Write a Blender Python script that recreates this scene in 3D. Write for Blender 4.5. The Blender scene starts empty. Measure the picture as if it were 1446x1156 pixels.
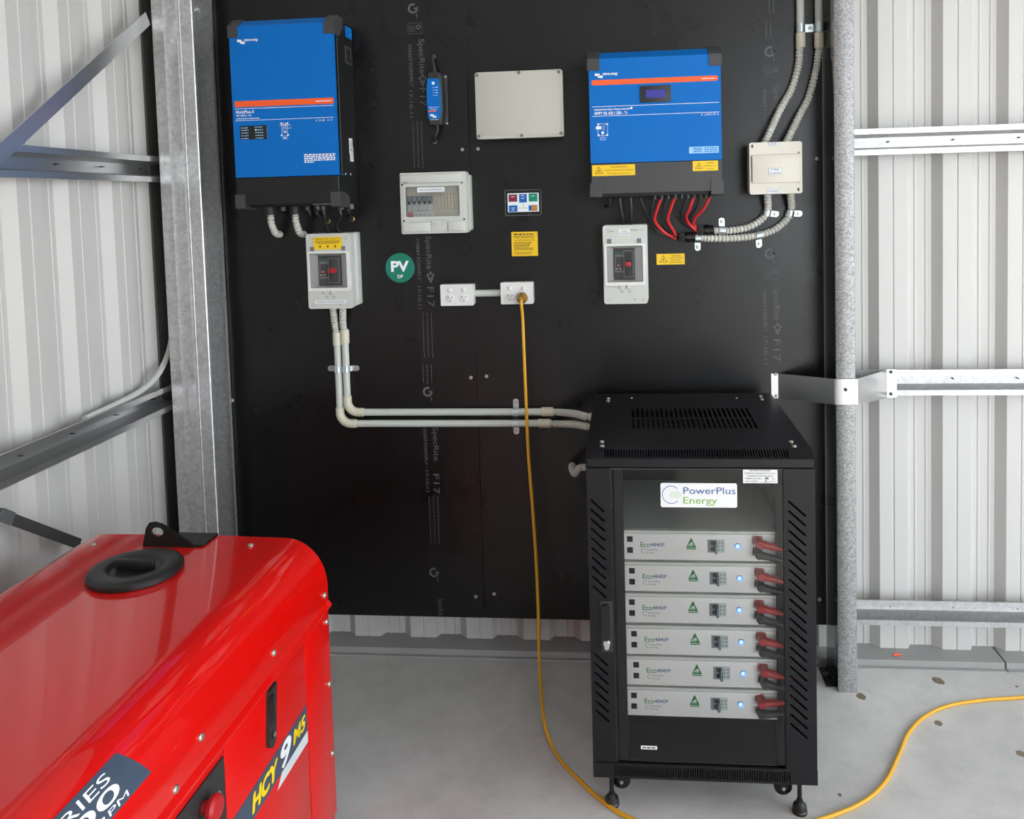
import bpy, bmesh, math, random
from mathutils import Vector, Matrix
from mathutils.geometry import tessellate_polygon
random.seed(4)
R = math.radians
sc = bpy.context.scene
COL = sc.collection

# ------------------------------------------------------------------ camera, light, exposure
FOC, PX, PY = 1167.09, 776.15, 348.50
CAM = Vector((0.28061, -2.91753, 1.68105))
ROT = Matrix(((0.99540093, 0.09197101, -0.02680143),       # rows: right, down, forward
              (-0.02130655, -0.06021609, -0.99795794),
              (-0.09339707, 0.99393931, -0.05797957)))
cam = bpy.data.cameras.new('camera')
camo = bpy.data.objects.new('camera', cam)
COL.objects.link(camo)
r_, d_, f_ = ROT
camo.matrix_world = Matrix(((r_[0], -d_[0], -f_[0], CAM[0]), (r_[1], -d_[1], -f_[1], CAM[1]),
                            (r_[2], -d_[2], -f_[2], CAM[2]), (0, 0, 0, 1)))
cam.sensor_fit = 'HORIZONTAL'
cam.sensor_width = 36
cam.lens = FOC / 1446 * 36
cam.shift_x = (723 - PX) / 1446
cam.shift_y = (PY - 578) / 1446
cam.clip_start = 0.05
sc.camera = camo

sc.view_settings.view_transform = 'Standard'
sc.view_settings.look = 'None'
sc.view_settings.gamma = 1
sc.view_settings.use_curve_mapping = False
sc.view_settings.exposure = 0.13

world = bpy.data.worlds.new('sky')
sc.world = world
world.use_nodes = True
bg = world.node_tree.nodes['Background']
bg.inputs[0].default_value = (0.86, 0.93, 1.0, 1)
bg.inputs[1].default_value = 6.0

sun = bpy.data.lights.new('sun', 'SUN')
sun.energy = 8.0
sun.angle = R(0.6)
sun.color = (1.0, 0.95, 0.88)
suno = bpy.data.objects.new('sun', sun)
COL.objects.link(suno)
suno.rotation_euler = Vector((-0.80, -0.28, -0.58)).to_track_quat('-Z', 'Y').to_euler()

# ------------------------------------------------------------------ materials
def M(name, col, rough=0.5, metal=0.0, **k):
    m = bpy.data.materials.new(name)
    m.use_nodes = True
    p = m.node_tree.nodes['Principled BSDF']
    p.inputs['Base Color'].default_value = (*col, 1)
    p.inputs['Roughness'].default_value = rough
    p.inputs['Metallic'].default_value = metal
    for a, v in k.items():
        p.inputs[a.replace('_', ' ')].default_value = v
    return m

def S(r, g, b):      # sRGB 0..255 to linear
    return tuple((c / 255 / 12.92 if c / 255 <= 0.04045 else ((c / 255 + 0.055) / 1.055) ** 2.4) for c in (r, g, b))

def nodes(m):
    nt = m.node_tree
    return nt, nt.nodes['Principled BSDF'], nt.nodes.new, nt.links.new

def noise(nt, scale, detail=4, rough=0.55, coord='Object', stretch=None):
    tc = nt.nodes.new('ShaderNodeTexCoord')
    n = nt.nodes.new('ShaderNodeTexNoise')
    n.inputs['Scale'].default_value = scale
    n.inputs['Detail'].default_value = detail
    n.inputs['Roughness'].default_value = rough
    if stretch:
        mp = nt.nodes.new('ShaderNodeMapping')
        mp.inputs['Scale'].default_value = stretch
        nt.links.new(tc.outputs[coord], mp.inputs[0])
        nt.links.new(mp.outputs[0], n.inputs['Vector'])
    else:
        nt.links.new(tc.outputs[coord], n.inputs['Vector'])
    return n

def ramp(nt, src, stops):
    r = nt.nodes.new('ShaderNodeValToRGB')
    e = r.color_ramp.elements
    while len(e) < len(stops):
        e.new(0.5)
    for el, (p, c) in zip(e, stops):
        el.position = p
        el.color = (*c, 1) if len(c) == 3 else c
    nt.links.new(src, r.inputs[0])
    return r

def g(v):
    return (v, v, v)

def emit(name, col, st):
    m = M(name, (0, 0, 0), 0.3)
    p = m.node_tree.nodes['Principled BSDF']
    p.inputs['Emission Color'].default_value = (*col, 1)
    p.inputs['Emission Strength'].default_value = st
    return m

mat = {}
# concrete slab
m = M('concrete', g(0.42), 0.55); nt, p, N, L = nodes(m)
n1 = noise(nt, 1.3, 6, 0.6); n2 = noise(nt, 9, 8, 0.7); n3 = noise(nt, 60, 3, 0.6)
r1 = ramp(nt, n1.outputs['Fac'], [(0.3, (0.46, 0.455, 0.44)), (0.7, (0.62, 0.615, 0.60))])
r2 = ramp(nt, n2.outputs['Fac'], [(0.25, g(0.74)), (0.55, g(1.0)), (0.8, g(1.08))])
mx = N('ShaderNodeMix'); mx.data_type = 'RGBA'; mx.blend_type = 'MULTIPLY'; mx.inputs[0].default_value = 0.7
L(r1.outputs[0], mx.inputs[6]); L(r2.outputs[0], mx.inputs[7]); L(mx.outputs[2], p.inputs['Base Color'])
rr = ramp(nt, n2.outputs['Fac'], [(0.3, g(0.42)), (0.7, g(0.62))]); L(rr.outputs[0], p.inputs['Roughness'])
bp_ = N('ShaderNodeBump'); bp_.inputs['Strength'].default_value = 0.12; bp_.inputs['Distance'].default_value = 0.01
L(n3.outputs['Fac'], bp_.inputs['Height']); L(bp_.outputs[0], p.inputs['Normal'])
mat['concrete'] = m
# phenolic film on plywood
m = M('black_film', g(0.008), 0.34); nt, p, N, L = nodes(m)
n1 = noise(nt, 3.5, 7, 0.65); n2 = noise(nt, 14, 6, 0.7)
rr = ramp(nt, n1.outputs['Fac'], [(0.3, g(0.24)), (0.7, g(0.38))]); L(rr.outputs[0], p.inputs['Roughness'])
rc = ramp(nt, n2.outputs['Fac'], [(0.32, g(0.002)), (0.42, (0.0040, 0.0038, 0.0042)), (0.75, (0.0055, 0.0053, 0.0058))]); L(rc.outputs[0], p.inputs['Base Color'])
p.inputs['Specular IOR Level'].default_value = 0.42
mat['film'] = m
mat['ply_edge'] = M('plywood_edge', S(120, 100, 75), 0.8)
# galvanised steel
def galv(name, lo, hi, rough, sc_=90, metal=0.85):
    m = M(name, g(hi), rough, metal); nt, p, N, L = nodes(m)
    tc = N('ShaderNodeTexCoord'); v = N('ShaderNodeTexVoronoi'); v.inputs['Scale'].default_value = sc_
    L(tc.outputs['Object'], v.inputs['Vector'])
    r = ramp(nt, v.outputs['Color'], [(0.0, g(lo)), (1.0, g(hi))]); L(r.outputs[0], p.inputs['Base Color'])
    n = noise(nt, 25, 4); r2 = ramp(nt, n.outputs['Fac'], [(0.3, g(rough - 0.03)), (0.7, g(rough + 0.04))]); L(r2.outputs[0], p.inputs['Roughness'])
    return m
mat['galv'] = galv('galvanised_steel', 0.44, 0.58, 0.44)
mat['galv_spangle'] = galv('spangled_steel', 0.17, 0.40, 0.5, 220, 0.5)
mat['galv_column'] = galv('column_steel', 0.52, 0.70, 0.44, 90, 0.8)
mat['galv_shaded'] = M('shaded_galvanised', g(0.30), 0.14, 1.0)  # flange steel again, made mirror-smooth so the web reads as shaded
mat['zinc'] = M('zinc_steel', g(0.55), 0.32, 0.9)
mat['bright_zinc'] = M('bright_zinc', S(205, 215, 218), 0.28, 0.9)
mat['clad'] = M('cladding_paint', S(193, 191, 188), 0.38)
mat['clad_trim'] = M('flashing_paint', S(150, 150, 148), 0.45)
mat['dark_trim'] = M('dark_corner_strip', S(80, 77, 74), 0.6)
mat['black'] = M('black_powdercoat', g(0.008), 0.42, 0, Specular_IOR_Level=0.35)
mat['black2'] = M('black_plastic', g(0.022), 0.5)
mat['black_gloss'] = M('black_gloss', g(0.008), 0.15)
mat['black_rack'] = M('rack_powdercoat', (0.007, 0.007, 0.0085), 0.36, 0, Specular_IOR_Level=0.3)
mat['charcoal'] = M('charcoal_steel', (0.045, 0.045, 0.046), 0.45)
mat['hole'] = M('recess_shade', g(0.004), 0.9)  # near-black colour standing in for the shade inside openings
mat['blue'] = M('blue_paint', S(0, 104, 186), 0.5, 0, Specular_IOR_Level=0.22)
mat['orange'] = M('orange_print', S(240, 92, 35), 0.5)
mat['white'] = M('white_print', S(235, 240, 245), 0.5)
mat['ltblue'] = M('pale_blue_print', S(150, 200, 240), 0.5)
mat['red_print'] = M('red_print', S(205, 40, 50), 0.5)
mat['ink'] = M('dark_ink', S(45, 42, 35), 0.6)
mat['ink_blue'] = M('blue_grey_ink', S(52, 96, 150), 0.5)
mat['ink_green'] = M('green_ink', S(120, 175, 60), 0.5)
mat['ink_grey'] = M('grey_ink', S(110, 110, 112), 0.6)
mat['stamp'] = M('stamp_ink', S(92, 92, 98), 0.6)
mat['yellow'] = M('yellow_sticker', S(238, 196, 20), 0.45)
mat['label'] = M('white_label', S(225, 226, 226), 0.5)
mat['pvc'] = M('grey_pvc', S(196, 199, 192), 0.45)
mat['pvc_flex'] = M('grey_flexible_pvc', S(196, 197, 188), 0.5)
mat['pvc_cream'] = M('cream_pvc', S(208, 202, 182), 0.45)
mat['box_grey'] = M('light_grey_enclosure', S(196, 198, 192), 0.42)
mat['box_lid'] = M('warm_grey_lid', S(186, 185, 174), 0.5)
mat['box_cream'] = M('cream_enclosure', S(214, 209, 196), 0.42)
mat['box_inner'] = M('beige_inner', S(208, 204, 190), 0.55)
mat['gpo'] = M('white_outlet', S(218, 219, 216), 0.35)
mat['brk_grey'] = M('breaker_grey', S(120, 130, 136), 0.5)
mat['brk_light'] = M('breaker_light', S(196, 206, 206), 0.5)
mat['teal'] = M('teal_sign', S(8, 120, 98), 0.45)
mat['red_cable'] = M('red_insulation', S(200, 38, 42), 0.42)
mat['red_plug'] = M('red_connector', S(175, 25, 32), 0.4)
mat['black_cable'] = M('black_insulation', g(0.02), 0.38)
mat['grey_plug'] = M('dark_grey_connector', g(0.02), 0.5)
mat['cord'] = M('yellow_cord', S(214, 158, 26), 0.42)
mat['plug_amber'] = M('amber_plug', S(170, 130, 60), 0.25, 0, Transmission_Weight=0.35, IOR=1.45)
mat['batt'] = M('battery_white', S(240, 240, 236), 0.4)
mat['batt_top'] = M('battery_case', S(222, 226, 219), 0.42)
mat['aus_green'] = M('green_emblem', S(28, 135, 62), 0.5)
mat['eco_green'] = M('leaf_green_ink', S(60, 150, 70), 0.5)
mat['brass'] = M('brass', S(190, 160, 100), 0.3, 0.9)
mat['steel'] = M('screw_steel', S(190, 185, 172), 0.3, 0.8)
mat['screw'] = M('grey_screw', S(165, 165, 160), 0.4, 0.5)
mat['red'] = M('red_paint', S(208, 8, 4), 0.4, 0, Specular_IOR_Level=0.2, Coat_Weight=1.0, Coat_Roughness=0.02, Coat_IOR=1.5)
mat['red_panel'] = M('red_panel_paint', S(208, 10, 6), 0.4, 0, Specular_IOR_Level=0.2, Coat_Weight=0.5, Coat_Roughness=0.08)
mat['rubber'] = M('black_rubber', g(0.010), 0.38)
mat['slate'] = M('slate_sticker', S(62, 74, 92), 0.35)
mat['silver_print'] = M('silver_print', S(200, 206, 208), 0.4)
mat['yellow_print'] = M('yellow_print', S(240, 205, 20), 0.4)
mat['orange_bit'] = M('orange_plastic', S(225, 80, 40), 0.5)
mat['stain'] = M('brown_stain', S(122, 112, 92), 0.7)
mat['grass'] = M('outside_ground', (0.50, 0.47, 0.42), 0.9)
mat['roof'] = M('roof_sheet', S(225, 225, 225), 0.5)
mat['scr_white'] = emit('screen_white', (0.85, 0.95, 1.0), 0.75)
mat['scr_red'] = emit('screen_maroon', S(150, 45, 75), 0.6)
mat['scr_blue'] = emit('screen_blue', S(20, 110, 205), 0.6)
mat['scr_green'] = emit('screen_green', S(10, 150, 120), 0.6)
mat['scr_orange'] = emit('screen_orange', S(215, 150, 85), 0.6)
mat['lcd'] = emit('lcd_backlight', S(72, 72, 200), 0.55)
mat['led_blue'] = emit('blue_led', (0.10, 0.30, 1.0), 2.2)
mat['led_core'] = emit('blue_led_core', (0.55, 0.8, 1.0), 1.6)
mat['led_green'] = emit('green_led', (0.4, 1.0, 0.6), 1.0)
def glass(name, tint, gloss=1.0, rough=0.0):
    m = bpy.data.materials.new(name); m.use_nodes = True
    nt = m.node_tree; nt.nodes.clear()
    o = nt.nodes.new('ShaderNodeOutputMaterial'); mixs = nt.nodes.new('ShaderNodeMixShader')
    t = nt.nodes.new('ShaderNodeBsdfTransparent'); t.inputs[0].default_value = (*tint, 1)
    s = nt.nodes.new('ShaderNodeBsdfGlossy'); s.inputs['Roughness'].default_value = rough
    s.inputs[0].default_value = (*g(gloss), 1)
    fr = nt.nodes.new('ShaderNodeFresnel'); fr.inputs[0].default_value = 1.5
    nt.links.new(fr.outputs[0], mixs.inputs[0]); nt.links.new(t.outputs[0], mixs.inputs[1])
    nt.links.new(s.outputs[0], mixs.inputs[2]); nt.links.new(mixs.outputs[0], o.inputs[0])
    return m
mat['glass'] = glass('door_glass', (0.985, 0.985, 0.985), 0.42)
mat['window'] = glass('clear_cover', (0.97, 0.97, 0.97), 0.8, 0.05)

# ------------------------------------------------------------------ mesh helpers
def W(px, py, d=0.0):
    """x, z on the plane parallel to the back wall that lies d in front of the board"""
    v = ROT.transposed() @ Vector(((px - PX) / FOC, (py - PY) / FOC, 1))
    q = CAM + v * ((-d - CAM.y) / v.y)
    return q.x, q.z
def P3(px, py, d=0.0):
    x, z = W(px, py, d)
    return Vector((x, -d, z))
def PA(px, py, axis, val):
    v = ROT.transposed() @ Vector(((px - PX) / FOC, (py - PY) / FOC, 1))
    return CAM + v * ((val - CAM[axis]) / v[axis])

_txt = {}
def text_geo(s, bold=0.0):
    k = (s, bold)
    if k not in _txt:
        c = bpy.data.curves.new('t', 'FONT'); c.body = s; c.size = 1; c.offset = bold; c.resolution_u = 4
        c.align_x = 'LEFT'
        o = bpy.data.objects.new('t', c); COL.objects.link(o)
        dg = bpy.context.evaluated_depsgraph_get()
        me = bpy.data.meshes.new_from_object(o.evaluated_get(dg))
        vs = [v.co.copy() for v in me.vertices]; fs = [tuple(p.vertices) for p in me.polygons]
        bpy.data.objects.remove(o); bpy.data.curves.remove(c); bpy.data.meshes.remove(me)
        _txt[k] = (vs, fs)
    return _txt[k]

class B:
    def __init__(self):
        self.bm = bmesh.new()
        self.mats = []
    def mi(self, m):
        if m not in self.mats: self.mats.append(m)
        return self.mats.index(m)
    def faces(self, vs, fs, m=None):
        v = [self.bm.verts.new(q) for q in vs]
        i = self.mi(m) if m else 0
        for f in fs:
            try:
                fc = self.bm.faces.new([v[k] for k in f]); fc.material_index = i
            except ValueError:
                pass
        return v
    def box(self, x0, x1, y0, y1, z0, z1, bev=0.0, seg=2, m=None):
        x0, x1 = sorted((x0, x1)); y0, y1 = sorted((y0, y1)); z0, z1 = sorted((z0, z1))
        v = self.faces([(x, y, z) for x in (x0, x1) for y in (y0, y1) for z in (z0, z1)],
                       [(0, 1, 3, 2), (4, 6, 7, 5), (0, 4, 5, 1), (2, 3, 7, 6), (0, 2, 6, 4), (1, 5, 7, 3)], m)
        if bev:
            es = {e for q in v for e in q.link_edges}
            bev = min(bev, 0.49 * min(x1 - x0, y1 - y0, z1 - z0))
            bmesh.ops.bevel(self.bm, geom=list(es), offset=bev, segments=seg, profile=0.5, affect='EDGES', clamp_overlap=True)
        return self
    def hexa(self, pts, m=None):      # 8 points: bottom 4, top 4
        self.faces(pts, [(3, 2, 1, 0), (4, 5, 6, 7), (0, 1, 5, 4), (1, 2, 6, 5), (2, 3, 7, 6), (3, 0, 4, 7)], m)
        return self
    def quad(self, a, b, c, d, m=None):
        self.faces([a, b, c, d], [(0, 1, 2, 3)], m); return self
    def rect(self, x0, x1, z0, z1, y, m=None):
        return self.quad((x0, y, z0), (x1, y, z0), (x1, y, z1), (x0, y, z1), m)
    def ring(self, c, r, ax, n, ph=0):
        ax = Vector(ax).normalized()
        t = Vector((0, 0, 1)) if abs(ax.z) < 0.9 else Vector((1, 0, 0))
        u = ax.cross(t).normalized(); w = ax.cross(u)
        return [Vector(c) + (u * math.cos(ph + 2 * math.pi * i / n) + w * math.sin(ph + 2 * math.pi * i / n)) * r for i in range(n)]
    def loft(self, rings, cap=True, m=None):
        n = len(rings[0]); vs = [p for r in rings for p in r]; fs = []
        for k in range(len(rings) - 1):
            for i in range(n):
                j = (i + 1) % n
                fs.append((k * n + i, k * n + j, (k + 1) * n + j, (k + 1) * n + i))
        if cap:
            fs.append(tuple(range(n - 1, -1, -1))); fs.append(tuple((len(rings) - 1) * n + i for i in range(n)))
        self.faces(vs, fs, m); return self
    def lathe(self, c, ax, prof, n=20, ph=0, m=None):   # prof: (radius, distance along ax)
        ax = Vector(ax).normalized(); c = Vector(c)
        return self.loft([self.ring(c + ax * h, max(r, 1e-5), ax, n, ph) for r, h in prof], True, m)
    def cyl(self, a, b, r, n=16, r2=None, ph=0, m=None):
        a = Vector(a); b = Vector(b); ax = b - a
        return self.loft([self.ring(a, r, ax, n, ph), self.ring(b, r if r2 is None else r2, ax, n, ph)], True, m)
    def tube(self, pts, r, n=10, rf=None, m=None):
        pts = [Vector(p) for p in pts]; rings = []; u = None
        for i, p in enumerate(pts):
            t = (pts[min(i + 1, len(pts) - 1)] - pts[max(i - 1, 0)]).normalized()
            if u is None:
                u = t.cross(Vector((0, 0, 1)) if abs(t.z) < 0.9 else Vector((1, 0, 0))).normalized()
            u = (u - t * u.dot(t)).normalized(); w = t.cross(u)
            q = rf(i) if rf else r
            rings.append([p + (u * math.cos(2 * math.pi * k / n) + w * math.sin(2 * math.pi * k / n)) * q for k in range(n)])
        return self.loft(rings, True, m)
    def plate(self, outline, holes, t, fr, m=None):
        """2-D outline with holes, thickness t; fr(u, v, w) maps to 3-D (w = 0 front, t back)"""
        loops = [outline] + list(holes)
        flat = [q for lp in loops for q in lp]
        tri = tessellate_polygon([[Vector((a, b, 0)) for a, b in lp] for lp in loops])
        n = len(flat)
        vs = [fr(a, b, 0) for a, b in flat] + [fr(a, b, t) for a, b in flat]
        fs = [tuple(f) for f in tri] + [tuple(i + n for i in reversed(f)) for f in tri]
        o = 0
        for lp in loops:
            k = len(lp)
            for i in range(k):
                j = (i + 1) % k
                fs.append((o + i, o + j, o + j + n, o + i + n))
            o += k
        self.faces(vs, fs, m); return self
    def text(self, s, cx, cz, h, y, w=None, rot=0.0, bold=0.0, frame=None, align='C', m=None, slant=0.0):
        vs, fs = text_geo(s, bold)
        if not vs: return self
        x0 = min(v.x for v in vs); x1 = max(v.x for v in vs)
        k = h / 0.70
        kx = w / (x1 - x0) if w else k
        ca, sa = math.cos(rot), math.sin(rot); out = []
        ox = {'C': (x0 + x1) / 2, 'L': x0, 'R': x1}[align]
        for v in vs:
            a = (v.x - ox) * kx + (v.y - 0.35) * k * slant; b = (v.y - 0.35) * k
            a, b = a * ca - b * sa, a * sa + b * ca
            if frame:
                o, u, q = frame
                out.append(Vector(o) + Vector(u) * (cx + a) + Vector(q) * (cz + b))
            else:
                out.append(Vector((cx + a, y, cz + b)))
        self.faces(out, fs, m); return self

def obj(name, b, mt, parent=None, smooth=True, ang=32, weld=False):
    if weld: bmesh.ops.remove_doubles(b.bm, verts=b.bm.verts[:], dist=1e-5)
    bmesh.ops.recalc_face_normals(b.bm, faces=b.bm.faces[:])
    me = bpy.data.meshes.new(name)
    b.bm.to_mesh(me); b.bm.free()
    ms = [mat[mt] if isinstance(mt, str) else mt] if not b.mats else [mat[q] for q in b.mats]
    for q in ms: me.materials.append(q)
    if smooth:
        me.polygons.foreach_set('use_smooth', [True] * len(me.polygons))
        me.set_sharp_from_angle(angle=R(ang))
    o = bpy.data.objects.new(name, me)
    COL.objects.link(o)
    if parent: o.parent = parent
    return o

def thing(name, label, cat, loc=(0, 0, 0), rotz=0.0, group=None):
    o = bpy.data.objects.new(name, None); COL.objects.link(o)
    o.empty_display_size = 0.05
    o.location = loc; o.rotation_euler = (0, 0, rotz)
    tag(o, label, cat, group); return o
def tag(o, label, cat, group=None):
    o['label'] = label; o['category'] = cat
    if group: o['group'] = group
    return o
def struct(o):
    o['kind'] = 'structure'; return o
def copy_tree(o, parent=None):
    c = o.copy(); COL.objects.link(c)
    if parent: c.parent = parent
    for ch in list(o.children): copy_tree(ch, c)
    return c

def smooth_path(pts, step=0.01):
    pts = [Vector(p) for p in pts]
    P = [pts[0] * 2 - pts[1]] + pts + [pts[-1] * 2 - pts[-2]]
    fine = []
    for i in range(1, len(P) - 2):
        a, b, c, d = P[i - 1:i + 3]
        k = max(8, int((c - b).length / 0.002))
        for j in range(k):
            t = j / k
            fine.append(0.5 * ((2 * b) + (c - a) * t + (2 * a - 5 * b + 4 * c - d) * t * t + (3 * b - a - 3 * c + d) * t ** 3))
    fine.append(pts[-1])
    out = [fine[0]]; acc = 0
    for a, b in zip(fine, fine[1:]):
        acc += (b - a).length
        if acc >= step:
            out.append(b); acc = 0
    if (out[-1] - fine[-1]).length > step * 0.3: out.append(fine[-1])
    else: out[-1] = fine[-1]
    return out

def flex(b, pts, r=0.0125, n=14, m=None):          # corrugated flexible conduit
    p = smooth_path(pts, 0.0023)
    b.tube(p, r, n, rf=lambda i: (r, r, r * 0.74)[i % 3], m=m)
    return b
def rounded_rect(x0, x1, z0, z1, r, n=4):
    out = []
    for cx, cz, a0 in ((x1 - r, z1 - r, 0), (x0 + r, z1 - r, 90), (x0 + r, z0 + r, 180), (x1 - r, z0 + r, 270)):
        for i in range(n + 1):
            a = R(a0 + 90 * i / n); out.append((cx + r * math.cos(a), cz + r * math.sin(a)))
    return out
def FY(y0):          # plate in a plane facing -Y: front at y0, going back
    return lambda u, v, w: Vector((u, y0 + w, v))
def screw_head(c, r, ax=(0, -1, 0), m='screw'):
    b = B(); b.lathe(c, ax, [(r, 0), (r, r * 0.25), (r * 0.75, r * 0.6), (r * 0.3, r * 0.65), (r * 0.25, r * 0.35)], 12)
    return b
def bars(b, x0, x1, z, h, y, seed, n=9, m=None):   # a line of small print, too small to read
    rnd = random.Random(seed); x = x0
    while x < x1:
        w = min(rnd.uniform(0.5, 1.6) * h * 2.2, x1 - x)
        b.rect(x, x + w, z - h / 2, z + h / 2, y, m); x += w + h * 0.7
    return b

# ------------------------------------------------------------------ setting
XL, XR, YF, YB, ZT = -1.47, 5.0, -6.6, 0.115, 3.35
b = B(); b.box(XL - 0.2, XR + 0.2, YF - 0.3, YB + 0.3, -0.12, 0)
floor = struct(obj('floor', b, 'concrete', smooth=False))
b = B(); b.box(-14, 26, -26, YB, -0.16, -0.125)
struct(obj('ground', b, 'grass', smooth=False))

def profile(n0, n1, pitch, phase):
    """rib profile: (distance along wall, depth behind the inner face)"""
    base = [(0.0, 0.0), (0.044, 0.0), (0.046, 0.0025), (0.050, 0.0025), (0.052, 0.0), (0.098, 0.0), (0.113, 0.029),
            (0.128, 0.029), (0.130, 0.0265), (0.136, 0.0265), (0.138, 0.029), (0.165, 0.029), (0.167, 0.0265), (0.172, 0.0265), (0.174, 0.029), (0.188, 0.029)]
    out = []
    for k in range(n0, n1):
        out += [(phase + k * pitch + u, d) for u, d in base]
    out.append((phase + n1 * pitch, 0.0))
    return out
PITCH = 0.217
def cladding(name, s0, s1, phase, fr, z0, z1, per=4):
    wall = B(); a, e = fr(s0, 0.035), fr(s1, 0.035)
    wall.quad((a[0], a[1], z0), (e[0], e[1], z0), (e[0], e[1], z1), (a[0], a[1], z1))
    w = struct(obj(name, wall, 'clad', smooth=False))
    k0 = math.floor((s0 - phase) / PITCH); k1 = math.ceil((s1 - phase) / PITCH)
    k = k0
    while k < k1:
        kk = min(k + per, k1)
        pr = [q for q in profile(k, kk, PITCH, phase) if s0 - 1e-6 <= q[0] <= s1 + 1e-6]
        if len(pr) > 1:
            if k + per < k1: pr.append((pr[-1][0] + 0.02, 0.0012))
            sh = B(); vs = []
            for u, d in pr:
                x, y = fr(u, d)
                vs += [(x, y, z0), (x, y, z1)]
            sh.faces(vs, [(2 * i, 2 * i + 2, 2 * i + 3, 2 * i + 1) for i in range(len(pr) - 1)])
            obj('cladding_sheet', sh, 'clad', w, ang=8)
        k = kk
    return w
CY = 0.082                                # inner face of the back cladding
phase_b = W(1240, 100, -CY)[0]            # a pan begins where the dark rib side ends
cladding('wall_back', -1.46, XR, phase_b, lambda u, d: (u, CY + d), 0.022, ZT)
CX = -1.425
cladding('wall_left', -0.085 - 30 * PITCH, -0.085, -0.085, lambda u, d: (CX - d, u), 0.0, ZT)
cladding('wall_right', -0.70, YB, 0, lambda u, d: (XR - 0.1 + d, u), 0.0, ZT)
b = B(); b.box(XR - 0.1, XR - 0.04, YF, -0.70, 3.2, ZT); b.box(XR - 0.1, XR - 0.04, YF, -6.0, 0, 3.2); obj('door_header', b, 'clad', bpy.data.objects['wall_right'], smooth=False)
# wall behind the camera; its unseen door opening is added for frontal light
b = B(); b.box(XL, 1.7, YF - 0.06, YF, 0, ZT); b.box(4.6, XR, YF - 0.06, YF, 0, ZT); b.box(1.7, 4.6, YF - 0.06, YF, 3.05, ZT)
struct(obj('wall_front', b, 'clad', smooth=False))
b = B(); b.box(XL - 0.1, XR + 0.1, YF - 0.15, YB + 0.1, ZT, ZT + 0.05)
struct(obj('ceiling', b, 'roof', smooth=False))
b = B()
b.box(-1.47, -1.418, -0.086, 0.075, 0.0, ZT); b.box(-1.418, -1.36, -0.004, 0.075, 0.0, ZT)
struct(obj('trim_1', b, 'dark_trim', smooth=False))  # dark grey strip along the corner beside the column
# base channel along the slab edge
def channel(n, x0, x1):
    b = B()
    b.box(x0, x1, 0.004, 0.012, 0.0, 0.026); b.box(x0, x1, 0.012, 0.17, 0.0, 0.026)
    b.box(x0, x1, -0.012, 0.004, 0.0, 0.004)
    return struct(obj(n, b, 'clad_trim', smooth=False))
xj = W(1421, 938)[0]
channel('trim_2', -1.45, xj - 0.003)
channel('trim_3', xj + 0.003, XR)

# brown drips on the slab
def stain(px, py, rx, ry, lab):
    q = PA(px, py, 2, 0.0); b = B()
    rim = []
    for i in range(18):
        a = 2 * math.pi * i / 18; k = 1 + random.uniform(-0.14, 0.14)
        rim.append((q.x + rx * k * math.cos(a), q.y + ry * k * math.sin(a)))
    b.plate(rim, [], 0.0006, lambda u, v, w: Vector((u, v, 0.0006 - w)))
    return obj('stain', b, 'stain', floor, smooth=False)
for s in ((1325, 961, .018, .022), (1216, 983, .015, .018), (1325, 1021, .012, .014), (1442, 1064, .014, .015), (1186, 1122, .006, .006), (1436, 969, .006, .006)):
    stain(*s, '')

# ------------------------------------------------------------------ steel frame
def strip_profile(b, prof, t, place, s0, s1):
    """sheet profile (list of 2-D points) with thickness t, swept from s0 to s1"""
    n = len(prof); off = []
    for i in range(n):
        a = Vector(prof[max(i - 1, 0)]); c = Vector(prof[min(i + 1, n - 1)])
        d = (c - a).normalized(); off.append(Vector(prof[i]) + Vector((-d.y, d.x)) * t)
    loop = [Vector(q) for q in prof] + off[::-1]
    r0 = [place(q.x, q.y, s0) for q in loop]; r1 = [place(q.x, q.y, s1) for q in loop]
    k = len(loop); fs = []
    for i in range(k): fs.append((i, (i + 1) % k, k + (i + 1) % k, k + i))
    for i in range(n - 1):
        fs.append((i, i + 1, k - 2 - i, k - 1 - i)); fs.append((k + i, k + k - 1 - i, k + k - 2 - i, k + i + 1))
    b.faces(r0 + r1, fs); return b
GP = [(0.004, 0.046), (0.0, 0.045), (0.0, 0.026), (0.060, 0.017), (0.060, -0.017), (0.0, -0.026), (0.0, -0.045), (0.004, -0.046)]
def girt_back(zc, x0, x1, lab):
    t = thing('wall_girt', lab, 'girt', (x0, 0.018, zc))
    b = B(); strip_profile(b, GP, 0.0015, lambda u, v, s: Vector((s, u, v)), 0, x1 - x0)
    obj('channel', b, 'galv', t, ang=20)
    k = math.ceil((x0 - phase_b) / PITCH)
    while phase_b + k * PITCH < min(x1, 2.4):
        x = phase_b + k * PITCH + 0.03 - x0
        if x > 0.12:
            b = B(); b.cyl((x, 0.058, 0.002), (x, 0.040, 0.002), 0.0028, 8, 0.001)
            obj('screw_tip', b, 'grey_plug', t)
        k += 1
    return t
ZG = [(W(1210, 182, -0.018)[1] + W(1210, 220, -0.018)[1]) / 2, (W(1330, 519, -0.018)[1] + W(1330, 561, -0.018)[1]) / 2, (W(1212, 845, -0.018)[1] + W(1212, 884, -0.018)[1]) / 2]
for z, lab in zip(ZG, ('galvanised top-hat girt across the back cladding, highest of three beside the bare column',
                       'galvanised top-hat girt behind the bent bracket, middle of three on the back cladding',
                       'galvanised top-hat girt nearest the floor on the back cladding')):
    girt_back(z, 1.02, XR - 0.1, lab)
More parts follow.
